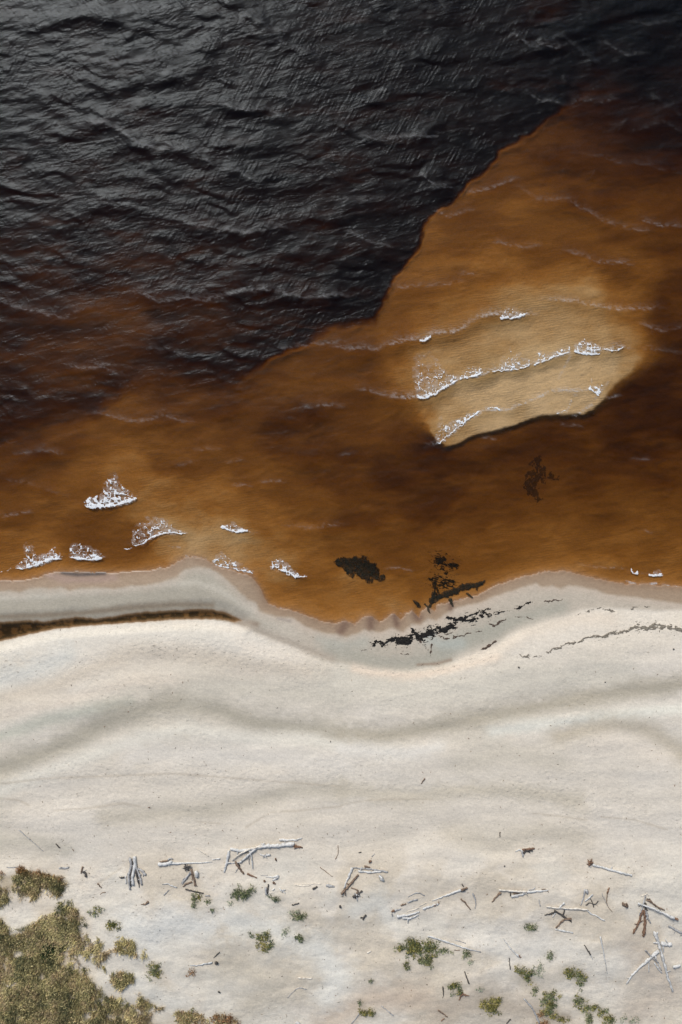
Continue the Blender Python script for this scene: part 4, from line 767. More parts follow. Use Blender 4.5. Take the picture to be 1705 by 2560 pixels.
weed_line([('W4', [(905,940,26),(910,985,34),(880,1035,32),(900,1090,16)]), ('W4', [(960,995,12),(1000,1000,5)])], FAINTW, 'blurred dark patch of weed on the bottom below the pale sandbar', 'sunken weed offshore', 7, .15, .35, (6, 4), base=lambda X, Y: np.maximum(gh(X, Y), -1.3), seed=12, up=.1)

# ------------------------------------------------------------------ wood
def wood(name, c1, c2, c3):
    m = NT(name); P = m.pos(); b = m.n('ShaderNodeBsdfPrincipled'); b.inputs['Roughness'].default_value = .85; b.inputs['Specular IOR Level'].default_value = .2
    n = m.noise(P, 5.5, 5, .7); g_ = m.noise(P, 26, 3, .7)
    c = m.ramp(n, [(.30, c3), (.42, c2), (.55, c1), (.75, c1)])
    m.l(m.mixc(m.rng(g_, .35, .7, 0, .4), c, c2), b.inputs['Base Color'])
    q = m.n('ShaderNodeBump'); q.inputs['Distance'].default_value = .02; m.l(g_, q.inputs['Height']); m.l(q.outputs[0], b.inputs['Normal'])
    m.l(b.outputs[0], m.out.inputs[0]); return m.m
WD = dict(w=wood('bleached_wood', (.64,.625,.59), (.45,.44,.41), (.20,.19,.175)), g=wood('grey_wood', (.44,.43,.41), (.27,.26,.25), (.10,.095,.09)),
  b=wood('brown_wood', (.24,.17,.12), (.13,.09,.065), (.05,.035,.03)), r=wood('rusty_wood', (.23,.135,.085), (.125,.075,.05), (.05,.035,.028)),
  k=wood('dark_wood', (.10,.09,.08), (.05,.045,.04), (.02,.02,.02)), c=wood('cream_wood', (.70,.65,.56), (.52,.46,.38), (.28,.23,.18)))
def crv(pts, n):
    P_ = np.array(pts, float)
    if len(P_) == 2: t = np.linspace(0, 1, n)[:, None]; return P_[0]*(1-t)+P_[1]*t
    seg = np.r_[0, np.cumsum(np.hypot(*(P_[1:, :2]-P_[:-1, :2]).T))]; t = np.linspace(0, seg[-1], n); out = np.zeros((n, P_.shape[1]))
    E = np.vstack([2*P_[0]-P_[1], P_, 2*P_[-1]-P_[-2]])
    for a_, tt in enumerate(t):
        i = min(max(np.searchsorted(seg, tt)-1, 0), len(P_)-2); u = (tt-seg[i])/(seg[i+1]-seg[i]+1e-9)
        p0, p1, p2, p3 = E[i], E[i+1], E[i+2], E[i+3]
        out[a_] = .5*(2*p1+(p2-p0)*u+(2*p0-5*p1+4*p2-p3)*u*u+(3*p1-p0-3*p2+p3)*u**3)
    return out
def tube(paths, sides=8, taper=True):
    """paths: list of (world pts Nx3, radii N) -> verts, quads"""
    VV = []; FF = []; nb_ = 0
    for pts, rad in paths:
        n = len(pts); tan = np.gradient(pts, axis=0); tan /= np.linalg.norm(tan, axis=1)[:, None]+1e-9
        up_ = np.array([0, 0, 1.0]); sd_ = np.cross(tan, up_); sd_ /= np.linalg.norm(sd_, axis=1)[:, None]+1e-6; u2 = np.cross(sd_, tan)
        ang = np.linspace(0, 2*np.pi, sides, endpoint=False)
        wob = 1+.16*RNG.standard_normal((1, sides))+.07*RNG.standard_normal((n, sides))
        ring = pts[:, None, :]+(rad[:, None]*wob)[..., None]*(np.cos(ang)[None, :, None]*sd_[:, None, :]+np.sin(ang)[None, :, None]*u2[:, None, :])
        e0 = pts[0]-tan[0]*rad[0]*.4; e1 = pts[-1]+tan[-1]*rad[-1]*.5
        V_ = np.concatenate([ring.reshape(-1, 3), [e0, e1]]); VV.append(V_)
        for a_ in range(n-1):
            for q in range(sides):
                q2 = (q+1) % sides; FF.append((nb_+a_*sides+q, nb_+a_*sides+q2, nb_+(a_+1)*sides+q2, nb_+(a_+1)*sides+q))
        c0 = nb_+n*sides; c1 = c0+1
        for q in range(0, sides, 2):
            q1 = (q+1) % sides; q2 = (q+2) % sides
            FF.append((c0, nb_+q2, nb_+q1, nb_+q)); FF.append((c1, nb_+(n-1)*sides+q, nb_+(n-1)*sides+q1, nb_+(n-1)*sides+q2))
        nb_ += len(V_)
    return np.concatenate(VV), np.array(FF)
def limb_path(tl, pts, r0, r1, lift=0.0, stubs=True):
    """r0, r1 in photo pixels (radius); lift in metres above the sand"""
    p = crv(T(tl, pts), max(5, int(4+.16*math.dist(T(tl, [pts[0]])[0], T(tl, [pts[-1]])[0]))))
    n = len(p); t = np.linspace(0, 1, n)
    rad = .86*(r0*(1-t)+r1*t)*MPP*(1+.14*RNG.standard_normal(n))
    p[1:-1, :2] += RNG.normal(0, .5, (n-2, 2))
    z = gh(p[:, 0], p[:, 1])
    zl = np.maximum(z, .6*z+.4*np.linspace(z[0], z[-1], n))
    w_ = to_world(p[:, 0], p[:, 1], zl+rad*.75+lift)
    out = [(w_, rad)]
    if stubs and (r0+r1) > 4.5 and n > 6:
        for _ in range(random.randint(1, 3)):
            i = random.randint(1, n-2); a_ = random.uniform(0, 6.28); L = random.uniform(2, 4.5)*rad[i]
            q = w_[i]; e = q+np.array([math.cos(a_)*L, math.sin(a_)*L, rad[i]*.6])
            out.append((np.array([q, (q+e)/2, e]), np.array([rad[i]*.55, rad[i]*.42, rad[i]*.22])))
    return out
def root_ball(tl, c, R, n=9, seed=0):
    k = TILES[tl][2]/1568.0; cx, cy = T(tl, [c])[0]; R = R*k; rr = random.Random(seed*7+3); out = []
    z = float(gh(cx, cy))
    for i in range(n):
        a_ = i*6.283/n+rr.uniform(-.3, .3); L = R*rr.uniform(.65, 1.25)*MPP; q = to_world(np.array(cx), np.array(cy), z+.10)
        e = q+np.array([math.cos(a_)*L, math.sin(a_)*L, rr.uniform(-.06, .12)]); m_ = (q+e)/2+np.array([rr.uniform(-.1, .1)*L, rr.uniform(-.1, .1)*L, .07])
        b0 = R*MPP*.30; out.append((np.array([q, m_, e]), np.array([b0, b0*.62, b0*.22])))
    return out
GD = 'driftwood lying along the foot of the dunes'
def drift(kind, lab, parts, cat='driftwood'):
    """parts: (part name, colour, tile, pts, r0, r1[, lift]) or (part name, colour, tile, centre, R) for a root ball"""
    meshes = []
    for pi, q in enumerate(parts):
        if len(q) == 5: pth = root_ball(q[2], q[3], q[4], seed=pi+len(lab))
        else: pth = limb_path(q[2], q[3], q[4], q[5], q[6] if len(q) > 6 else 0.0)
        meshes.append((q[0], q[1], pth))
    if len(meshes) == 1:
        nm, c_, pth = meshes[0]; V_, F_ = tube(pth); org = pth[0][0].mean(0); org[2] -= pth[0][1][0]
        o = link_mesh(kind, V_-org, F_, WD[c_]); o.location = org; return tag(o, lab, cat, GD)
    org = meshes[0][2][0][0].mean(0)
    e = bpy.data.objects.new(kind, None); e.location = org; e.empty_display_size = .3; col.objects.link(e); tag(e, lab, cat, GD)
    for nm, c_, pth in meshes:
        nm = 'limb' if nm in ('t', 'l') else nm; V_, F_ = tube(pth); link_mesh(nm, V_-org, F_, WD[c_], e)
    return e
S = 'driftwood_stick'; LG = 'driftwood_log'; BR = 'driftwood_branch'; TR = 'driftwood_tree'; TW = 'twig'
DRIFT = [
 (S, 'long thin grey pole half sunk in the sand near the left edge', [('stick','g','L1',[(165,122),(200,150),(260,205),(320,255),(385,312)],1.4,.9)]),
 (S, 'short dark stick right of the long half-sunk pole', [('stick','k','L1',[(497,248),(535,285)],1.8,1.5)]),
 (TW, 'tiny broken twig right of the short dark stick', [('t','b','L1',[(645,293),(660,312)],1,.8)]),
 (LG, 'short grey log on the rim of the rust-tipped grass', [('l','g','L1',[(525,463),(570,465),(610,458)],2.4,2.2)]),
 (S, 'grey stick lying along the top of the rusty grass at the left edge', [('l','g','L1',[(60,455),(110,458),(160,450)],1.6,.8)]),
 ('driftwood_stump', 'small jagged brown stump between the rusty grass and the fan of bleached limbs', [('trunk','b','L1',[(738,452),(728,480),(722,512)],3,1.4),('root','k','L1',[(735,500),(755,500),(772,540)],2.5,2.6),('root','c','L1',[(740,490),(770,480)],1.6,.8)]),
 (TW, 'brown twig in the sand below the jagged stump', [('t','b','L1',[(868,602),(905,640)],1.6,1.2)]), (TW, 'thin pale-brown twig below the brown twig and left of the fan', [('t','b','L1',[(893,700),(915,684),(940,680)],.8,1.0)]),
 (S, 'short tapering brown piece of bark below the fan of bleached limbs', [('t','b','L1',[(1255,788),(1290,786),(1320,765)],1.0,2.6)]),
 (TR, 'upright fan of pale and blackened limbs standing out at the left', [('limb','g','L1',[(1155,368),(1165,400),(1168,450),(1150,520),(1155,600),(1160,655)],3.2,2.8),('limb','w','L1',[(1198,362),(1205,420),(1190,500),(1178,560),(1185,612)],4.2,3.4),
   ('limb','g','L1',[(1208,410),(1215,460),(1245,540),(1262,612)],3.2,2.4),('limb','k','L1',[(1182,400),(1178,480),(1166,560),(1162,620)],2.2,2.6,.02),('limb','k','L1',[(1210,470),(1222,540),(1236,600)],2.4,2.0,.03),('limb','g','L1',[(1232,465),(1270,490),(1298,525)],3.0,3.0),('limb','k','L1',[(1222,520),(1235,590),(1240,635)],2.0,1.2),('limb','k','L1',[(1172,470),(1165,540),(1160,600)],1.6,3.0),('limb','k','L1',[(1220,450),(1240,520),(1258,590)],1.2,1.4,-.03)]),  # some limbs in greyer wood, painting in the fan's dark shading
 (S, 'pale upright stick just left of the fan of limbs', [('t','w','L1',[(1118,530),(1122,602)],2.0,1.8)]), (S, 'dark knot of wood left of the fan of limbs', [('t','k','L1',[(1072,552),(1106,547)],2.4,2.4)]),
 (LG, 'long thin bleached log with a heavy brown and white root end, right of the fan', [('trunk','w','L2',[(225,425),(330,418),(450,418),(560,412),(605,408)],2.8,1.0),('root','w','L2',[(128,428),(190,428),(250,405)],4.4,4.0),('root','b','L2',[(140,410),(180,402),(215,398)],2.0,2.0),('root','g','L2',[(215,392),(235,378),(255,385)],2.6,2.0)]),
 ('driftwood_stump', 'dark star-shaped stump with white root tips under the long thin log', [('root','k','L2',(382,455),34),('root','w','L2',[(340,462),(362,468)],1.2,1.4),('root','w','L2',[(378,452),(390,448)],1.8,1.8,.12)]),
 (S, 'straight brown stick standing down from the star-shaped stump', [('t','b','L2',[(420,472),(435,530),(458,620)],2.8,3.0)]),
 (BR, 'grey forked branch splayed below the star-shaped stump', [('limb','g','L2',[(415,500),(380,545),(340,605)],3.0,1.4),('limb','w','L2',[(405,510),(372,550)],2.0,1.6,.05),('limb','g','L2',[(360,548),(332,600)],1.2,.8)]),
 (S, 'small brown stick under the grey forked branch', [('t','b','L2',[(345,628),(380,605),(425,588)],1.6,2.4)]),
 (LG, 'stubby white chunk beside the straight brown stick', [('t','w','L2',[(463,490),(475,540)],4.6,4.2)]),
 (S, 'thin white bent stick on pale sand below the long thin log', [('t','w','L2',[(160,607),(205,600),(245,618),(292,635)],1.0,2.0)]), (S, 'small grey slanting stick below the thin white bent stick', [('t','g','L2',[(175,705),(222,660)],1.6,1.4)]),
 (S, 'dark stick above the small green shrub, pointing right', [('t','k','L2',[(370,652),(440,668),(530,688)],2.2,1.4)]), (S, 'curled grey piece at the right end of the dark stick above the small shrub', [('t','g','L2',[(545,712),(565,705),(588,712)],2.0,1.8)]),
 (S, 'short white stick past the thin tip of the long bleached log', [('t','w','L2',[(608,388),(675,378)],1.8,1.6)]), (TW, 'faint straight whitish twig above the long thin log', [('t','c','L2',[(470,292),(575,358)],.9,1.4)]),
 (TR, 'largest fallen bleached tree, its broken right end rust-brown', [('trunk','w','L2',[(770,293),(850,305),(930,300),(1020,280),(1100,266),(1200,264),(1300,250),(1335,250)],3.6,5.0),
   ('root','r','L2',[(1312,243),(1350,265),(1412,283)],4.2,1.8),('root','r','L2',[(1330,260),(1345,280),(1375,278)],3,1.6,.05),('limb','c','L2',[(1050,268),(960,290),(860,335),(780,392)],3.0,1.6,.12),('limb','w','L2',[(990,292),(930,350),(850,415)],3.2,2.2,.05),
   ('limb','w','L2',[(940,310),(960,380),(968,468)],2.2,1.6,.05),('limb','g','L2',[(945,345),(935,400),(940,430)],1.8,1.2),('limb','w','L2',[(845,415),(790,420),(745,420)],1.6,1.6),('limb','k','L2',[(880,318),(930,320),(970,330)],2.2,1.6,-.05)]),
 (LG, 'straight white post leaning at the left end of the largest fallen tree', [('t','w','L2',[(757,310),(740,400),(714,500)],3.4,2.8)]),
 (BR, 'gnarled grey-brown branch end under the largest fallen tree', [('limb','b','L2',[(812,408),(850,465),(888,517)],3.4,2.2),('limb','k','L2',[(820,412),(850,440)],2.4,2.0,.04),('limb','g','L2',[(835,470),(812,505)],1.2,.8)]),
 (S, 'clean white stick just above the rust-brown end of the largest fallen tree', [('t','w','L2',[(1205,212),(1290,214),(1350,212),(1408,195)],3.2,1.6)]),
 (S, 'short white knobby piece under the right half of the largest fallen tree', [('t','w','L2',[(1030,335),(1070,352),(1125,345)],1.4,3.4),('stub','g','L2',[(1060,355),(1085,342)],1.6,1.4,.05)]),
 (TW, 'tiny rust-brown bit right of the white knobby piece', [('t','r','L2',[(1168,380),(1180,398)],2.2,1.8)]),
 (S, 'rust-brown knotted stick below the largest fallen tree', [('t','r','L2',[(920,515),(960,535),(1005,552)],2.8,1.8)]),
 (BR, 'small white forked branch right of the rust-brown knotted stick', [('limb','w','L2',[(1085,540),(1150,548),(1200,532)],1.2,2.8),('limb','w','L2',[(1198,542),(1145,576)],3.0,1.8),('limb','g','L2',[(1040,530),(1100,528)],.8,.8)]),
 (S, 'upright pale grey stick below the small white forked branch', [('t','g','L2',[(1080,635),(1088,698)],2.6,2.4)]), (S, 'upright dark stick touching the pale grey one', [('t','k','L2',[(1106,608),(1100,692)],1.8,2.0)]),
 (TW, 'dark little knob above the upright dark stick', [('t','r','L2',[(1066,575),(1080,585)],2,2)]), (TW, 'reddish little knob under the white forked branch', [('t','r','L2',[(1150,590),(1168,605)],2.2,2.0)]),
 (BR, 'crossed white splinters above the roundish green tuft', [('limb','w','L2',[(1205,645),(1235,668),(1262,688)],1.8,1.2),('limb','w','L2',[(1212,662),(1258,656)],1.6,1.4,.03),('limb','w','L2',[(1225,680),(1240,655)],1.0,1.0,.05)]),
 (S, 'small white stub left of the crossed white splinters', [('t','w','L2',[(1143,662),(1162,645)],2.2,1.6)]), (TW, 'hair-thin white sliver under the small white stub', [('t','c','L2',[(1112,684),(1160,684)],1,.8)]),
 (S, 'dark curved stick above the oval green tuft', [('t','k','L3',[(35,792),(65,787),(97,775)],1.6,1.8)]),
 (LG, 'half-buried pale plank end in line with other scraps, left of the white post', [('t','c','L3',[(62,610),(120,622),(200,618)],1.4,1.2),('t','c','L3',[(120,610),(210,606),(300,604)],1.0,.8)]),
 (S, 'short dark chip at the right of the half-buried plank', [('t','k','L3',[(220,650),(260,630)],2.6,2.0)]), (S, 'grey knotted log end at the right of the half-buried scraps', [('t','g','L3',[(340,618),(375,622),(410,628)],3.2,2.4)]),
 (TW, 'curved brown twig hanging below a sandy knob', [('t','b','L3',[(445,262),(447,330),(422,385)],.9,1.1)]), (TW, 'hair-thin straight twig left of the white post pair', [('t','b','L3',[(285,455),(340,498),(397,540)],.9,.7)]),
 (LG, 'white post at the left of the rectangle of driftwood near the centre', [('t','w','L3',[(570,462),(540,540),(500,640)],3.2,1.8)]),
 (LG, 'split brown log leaning beside the white post near the centre', [('t','b','L3',[(625,525),(560,600),(478,695)],2.8,4.2)]),
 (BR, 'thin knobbly grey branch on top of the rectangle of driftwood', [('limb','g','L3',[(575,460),(700,468),(800,480),(888,496)],1.4,2.6),('knob','b','L3',[(682,448),(728,456)],2.8,2.2)]),
 (LG, 'smooth white log under the thin knobbly grey branch', [('t','w','L3',[(626,488),(720,500),(830,494)],3.2,2.4)]), (LG, 'short thick white chunk at the right of the rectangle of driftwood', [('t','w','L3',[(812,530),(848,572)],4.2,4.4)]),
 (BR, 'tangled dark branches with one white spike below the rectangle of driftwood', [('limb','b','L3',[(562,640),(600,652),(622,668),(610,690)],1.4,2.2),('limb','k','L3',[(578,722),(615,700),(662,668)],3.0,2.2),('limb','k','L3',[(600,735),(640,705)],2.4,1.6),('limb','w','L3',[(610,698),(618,758)],1.8,1.0,.06),('limb','g','L3',[(590,690),(640,715)],1.6,1.4,.05)]),
 (TW, 'rusty seed-like knob above the rectangle of driftwood', [('t','r','L3',[(722,408),(742,400)],3.4,2.6)]), (TW, 'slim grey twig above the rusty knob', [('t','g','L3',[(770,335),(748,362)],1.0,1.5)]), (TW, 'small dark dash left of the slim grey twig', [('t','k','L3',[(630,328),(653,322)],1.2,1.2)]),
 ('driftwood_stump', 'dark round knob on pale sand below the split brown log', [('t','k','L3',[(460,800),(468,812)],3.0,2.6)]),
 (TR, 'long white trunk with a dark twiggy root at its right end, right of centre', [('trunk','w','L3',[(1540,660),(1450,690),(1350,730),(1285,755)],3.8,1.2),('root','b','L4',[(255,885),(290,865),(325,855)],2.8,3.2),('root','k','L4',[(250,895),(300,885)],2.0,2.2,.08),('root','k','L4',[(258,805),(280,840)],1.0,1.6)]),
 (S, 'white stick with a brown knob under the long white trunk', [('stick','w','L3',[(1340,780),(1280,802),(1200,825)],2.4,2.6),('knob','r','L3',[(1300,800),(1318,790),(1345,772)],2.0,1.6,.04)]),
 (LG, 'upper white log of the pair at the lower left of the scattered pile', [('t','w','L3',[(1168,852),(1080,880),(972,892)],2.4,3.8)]), (LG, 'lower white curved log, bottom of the scattered pile', [('t','w','L3',[(1160,880),(1090,908),(1020,905)],2.2,4.0)]),
 (LG, 'grey log with a rusty left end at the left of the scattered pile', [('trunk','g','L3',[(945,842),(1005,824)],3.0,1.8),('end','r','L3',[(922,852),(948,840)],3.0,2.8)]),
 (S, 'grey-brown stick above the white logs of the scattered pile', [('t','g','L3',[(1065,768),(1110,750),(1155,740)],2.2,1.6)]), (S, 'faint arching grey stick at the top of the scattered pile', [('t','g','L3',[(1070,720),(1150,682),(1215,708)],1.2,2.0)]),
 (S, 'tan stick at the left above the rusty-ended log', [('t','b','L3',[(1005,797),(1050,780)],2.4,1.4)]), (S, 'thin tan stick between the white logs and the long white trunk', [('t','c','L3',[(1170,800),(1230,775)],1.4,1.0)]), (S, 'thin pale stick above the upper white log of the pair', [('t','c','L3',[(1060,855),(1165,822)],1.2,1.4)]), (S, 'dull grey stub at the lower left foot of the scattered pile', [('t','g','L3',[(925,870),(930,892)],2.0,1.6)]),
 ('driftwood_stump', 'small black three-armed root alone on pale sand left of the pile', [('root','k','L3',[(645,908),(668,905),(695,885)],1.8,2.6),('root','k','L3',[(668,905),(672,925)],2.8,2.0)]),
 (S, 'grey-brown tapered stick below the root of the long white trunk', [('t','b','L4',[(250,985),(300,1035),(362,1112)],2.0,1.4)]), (S, 'pale curved stick right of the grey-brown tapered stick', [('t','g','L4',[(385,918),(410,970),(425,1030),(415,1100)],2.4,1.2)]),
 (TW, 'tiny dark upright twig high on the bare sand', [('t','k','L4',[(715,192),(712,222),(712,255)],1.8,.9)]),
 ('driftwood_stump', 'lone gnarled brown and white root high on the bare sand at the right', [('root','w','L4',[(892,425),(940,402),(975,412)],1.2,2.6),('root','r','L4',[(975,400),(1050,395),(1122,385)],2.4,2.2),('root','k','L4',[(990,438),(1040,418),(1098,410)],2.8,2.6),('root','g','L4',[(972,412),(985,485)],3.0,2.2,.03)]),
 (S, 'dark brown stick pointing down left beside the double pole', [('t','b','L4',[(720,912),(670,960),(615,1022)],3.0,1.4)]),
 (LG, 'thin cream pole lying on the double pole, the upper one', [('t','c','L4',[(700,878),(850,890),(1032,903)],1.8,2.8,.10)]),
 (LG, 'grey-white log of the double pole, the lower one with a dark hollow end', [('trunk','w','L4',[(848,955),(950,935),(1050,905),(1180,890),(1282,880)],4.2,1.8),('end','k','L4',[(836,912),(840,945),(862,960)],1.8,2.2),('stub','b','L4',[(870,915),(940,912)],2.6,2.2)]),
 (S, 'little bent stick at the right above the double pole', [('t','g','L4',[(1130,848),(1110,868),(1050,884)],2.0,1.2)]), (TW, 'small brown twig at the right tip of the double pole', [('t','b','L4',[(1205,872),(1250,870),(1290,905)],1.0,.9)]), (TW, 'thin upright twig below the right end of the double pole', [('t','g','L4',[(1175,990),(1190,1070)],1.2,1.0)]),
 (LG, 'straight white pole with a round brown root knob at its left end, upper right', [('trunk','w','L5',[(505,575),(620,610),(780,655),(970,702)],3.0,3.4),('root','r','L5',(478,558),44),('root','w','L5',[(480,590),(485,612)],1.8,1.2)]),
 ('bark_piece', 'flat olive-brown piece of bark alone on the sand at the right', [('t','b','L5',[(858,1035),(885,1055),(912,1062)],2.6,5.0)]),
 (BR, 'thin curving branch with a rusty tip hanging down left of the flat bark piece', [('limb','r','L5',[(705,850),(690,885),(680,922)],1.4,2.2),('limb','b','L5',[(678,930),(674,1010),(690,1080),(742,1142)],1.2,.8),('limb','g','L5',[(615,910),(640,980),(700,1090)],1.0,.8)]),
 (BR, 'pale broad fork above the black root at the right', [('limb','g','L5',[(412,868),(400,960),(362,1060)],2.4,1.4),('limb','w','L5',[(505,930),(450,985),(415,1010)],2.2,1.6),('limb','g','L5',[(430,880),(440,925)],5.0,3.0)]),
 ('driftwood_stump', 'black branching root between the pale fork and the long cream pole', [('root','k','L5',[(422,1060),(470,1030),(530,1048),(572,1010)],1.6,1.6),('root','k','L5',[(482,985),(500,1020),(518,1085)],1.4,1.2)]),
 (LG, 'long cream pole that forks into a thin crooked branch at its right end', [('trunk','c','L5',[(-40,1078),(70,1090),(200,1098),(300,1105),(450,1112)],1.8,2.8,.06),('limb','w','L5',[(430,1112),(500,1165),(560,1190),(615,1232),(650,1240)],2.4,1.8)]),
 (S, 'short white stick crossing the long cream pole', [('t','w','L5',[(168,1028),(105,1092)],2.4,2.0,.03)]),
 (BR, 'black tangled branches under the long cream pole', [('limb','k','G3',[(670,20),(705,12),(740,0)],1.0,2.0),('limb','k','G3',[(735,-12),(775,15),(810,38),(847,64)],2.8,2.0),('limb','k','G3',[(790,20),(800,-10),(780,-30)],2.0,1.2),('limb','b','G3',[(845,45),(805,48),(770,75),(742,106)],2.8,2.0),('limb','w','G3',[(740,5),(722,35)],1.8,1.2)]),
 (S, 'small white stick below the black tangled branches', [('t','w','G3',[(740,112),(800,125),(855,136)],2.0,2.4)]),
 (TR, 'fan of rust-brown roots spreading downward near the right edge', [('root','r','G3',[(1308,-8),(1285,70),(1248,142)],3.6,2.4),('root','r','G3',[(1322,-10),(1326,90),(1315,160)],3.2,3.6),('root','g','G3',[(1330,-15),(1345,40),(1362,72)],3.4,2.4),('root','g','G3',[(1320,-75),(1305,-20),(1290,20)],2.2,1.4,.08),('root','k','G3',[(1328,-60),(1332,0),(1340,40)],3.4,1.6)]),
 (LG, 'straight pale pole lying across the fan of rust-brown roots', [('trunk','w','L5',[(1045,1035),(1200,1090),(1350,1155),(1475,1215)],1.8,3.2,.18),('end','r','L5',[(1470,1212),(1520,1228)],3.2,3.6,.10)]),
 (BR, 'twisted brown branch above the pole that crosses the rust-brown roots', [('limb','b','L5',[(1145,1000),(1200,1012),(1250,1062),(1310,1095),(1362,1118)],2.8,2.0),('limb','k','L5',[(1150,990),(1190,985)],2.0,1.4)]),
 (S, 'thin bleached stick at the very top of the rust-brown root fan', [('t','c','L5',[(1160,920),(1110,945),(1080,950)],1.0,1.2)]), (S, 'upright grey stub at the top of the rust-brown root fan', [('t','g','L5',[(1135,950),(1125,1010)],2.2,2.2)]),
 (LG, 'biggest straight white log, near the right edge, standing nearly upright in the picture', [('trunk','w','G3',[(1392,135),(1415,200),(1445,310),(1475,420),(1508,515)],5.2,3.4),('stub','w','G3',[(1385,128),(1400,150)],2.4,3.0),('stub','w','G3',[(1408,130),(1400,155)],2.0,3.0)]),
 (LG, 'white crooked log meeting the biggest white log from the lower left', [('trunk','w','G3',[(1414,255),(1350,310),(1280,375),(1240,415),(1205,470)],4.6,2.0)]),
 (S, 'thin grey stick crossing the white crooked log', [('t','g','G3',[(1328,248),(1370,295),(1415,330)],2.2,1.8,.10)]), (BR, 'short white split piece between the crooked log and the biggest log', [('limb','w','G3',[(1388,330),(1410,365),(1436,396)],2.4,2.0),('limb','w','G3',[(1405,325),(1420,350),(1434,380)],1.8,1.4)]),
 (S, 'small white upright stick under the crooked log', [('t','w','G3',[(1352,322),(1350,390)],1.6,1.4)]),
 (LG, 'upper of two sawn white blocks beside the biggest white log', [('t','w','G3',[(1434,206),(1500,211)],4.6,4.6)]), (LG, 'lower of two sawn white blocks, at the right edge', [('t','w','G3',[(1510,358),(1556,348)],4.8,4.6)]),
 (LG, 'pale grey log cut by the right edge, above the sawn white blocks', [('t','g','G3',[(1480,90),(1530,118),(1590,150)],2.8,3.2)]),
 (LG, 'long grey log lying just above the big green shrub in the lower middle', [('t','w','G2',[(1358,158),(1450,185),(1568,225),(1640,248)],2.6,2.2),('t','g','G3',[(150,232),(200,248),(255,262)],2.0,1.0)]),
 (TW, 'faint grey twig pair above the right end of the long grey log', [('t','g','G3',[(85,185),(120,192),(155,205)],1.0,.8)]), (TW, 'brown twig on the sand under the long grey log', [('t','b','G3',[(80,250),(118,248)],.9,.8)]),
 (S, 'white bent stick with a knobbed lower end, in open pale sand', [('stick','w','G3',[(398,170),(440,230),(505,292)],1.0,2.4),('knob','r','G3',[(500,285),(512,298)],1.8,1.8)]),
 (TW, 'dark upright twig below the white bent stick', [('t','k','G3',[(440,300),(446,375)],1.2,1.6)]), (S, 'dark tapered stick above the brown root claw', [('t','k','G3',[(147,388),(160,425),(178,468)],1.4,2.2)]),
 (S, 'thin dark stick with white lower tip, in the open sand right of centre', [('stick','k','G3',[(930,215),(960,262),(970,280)],1.2,2.2),('tip','w','G3',[(968,278),(985,308)],1.6,1.0)]),
 (S, 'very long thin white rod in the open sand left of the crooked log', [('t','w','G3',[(1033,160),(1050,240),(1065,320),(1080,402)],2.2,.9)]),
 ('driftwood_stump', 'small rust-brown root claw beside the green tuft', [('root','r','G3',[(110,577),(125,545),(138,535)],1.4,3.2),('root','r','G3',[(135,535),(160,545),(178,548)],2.8,1.0)]),
 (S, 'straight pale grey stick at the bottom of the photo left of the tall shrub', [('t','g','G3',[(535,566),(590,630),(636,728)],2.4,2.0)]), (S, 'short black stick left of the green tuft with the root claw', [('t','k','G2',[(1455,488),(1461,545)],1.8,1.4)]),
 (TW, 'small dark twig at the bottom edge left of the pale grey stick', [('t','k','G3',[(420,728),(450,702)],1.4,1.4)]),
 (S, 'thin level white stick in the lower middle', [('t','c','G2',[(508,430),(600,433)],1.8,1.4)]), (TW, 'angled grey twig below the thin level white stick', [('t','g','G2',[(440,560),(480,520),(515,495),(565,505)],.9,1.2)]),
 (S, 'grey stick running to the bottom edge beside a small mossy tuft', [('t','g','G2',[(852,738),(890,690),(922,648)],1.8,1.4)]), (S, 'thin grey stick sloping right of the small mossy tuft', [('t','g','G2',[(1055,612),(1090,640),(1132,677)],1.2,1.6)]),
 (S, 'thin brown stick sloping toward the bottom edge right of the grey one', [('t','b','G2',[(1425,643),(1487,686)],1.8,1.2)]), (TW, 'reddish chip under the thin brown sloping stick', [('t','r','G2',[(1445,712),(1465,695)],1.2,1.6)]),
 (S, 'white broken chunk at the bottom edge in the lower middle', [('t','w','G2',[(494,722),(520,728)],3.6,3.4)]), (TW, 'small white chip on peach sand in the lower middle', [('t','c','G2',[(962,268),(986,254)],1.6,1.2)]),
 (LG, 'white bent log with a dark round end at the right of the dense grass', [('trunk','w','G1',[(1240,345),(1290,350),(1330,338),(1385,328)],1.6,2.4),('end','k','G1',[(1405,335),(1420,330)],4.4,4.0)]),
 (TW, 'dark slim twig above the dark-ended white log', [('t','k','G1',[(1435,262),(1395,300)],1.4,.8)]), (TW, 'dark little knob below the dark-ended white log', [('t','k','G1',[(1425,520),(1438,528)],2.4,2.0)]),
 ('pebble', 'small black lump on the grey upper beach below the peach bank', [('t','k','B3',[(507,955),(515,955)],1.8,1.8)], 'pebble'), ('pebble', 'small black lump at the right under the long dry weed line', [('t','k','B3',[(1510,838),(1518,835)],1.8,1.6)], 'pebble'),
 ('pebble', 'tiny dark lump lower down the grey upper beach at the right', [('t','k','B3',[(1068,1050),(1074,1050)],1.2,1.2)], 'pebble'), ('pebble', 'dark speck of wood in the middle of the bright upper beach', [('t','k','S1',[(1518,372),(1520,377)],1.3,1.0)], 'pebble'),
 ('pebble', 'brown lump above the lone gnarled root on bare sand', [('t','k','L4',[(765,595),(772,596)],1.6,1.5)], 'pebble'),
 (TW, 'short olive twig beside the pale smudge in the middle of the upper beach', [('t','b','S2',[(385,545),(368,570)],1.8,1.0)]),
]
for it in DRIFT:
    drift(it[0], it[1], it[2], it[3] if len(it) > 3 else ('twig' if it[0] == TW else 'bark' if it[0] == 'bark_piece' else 'driftwood'))

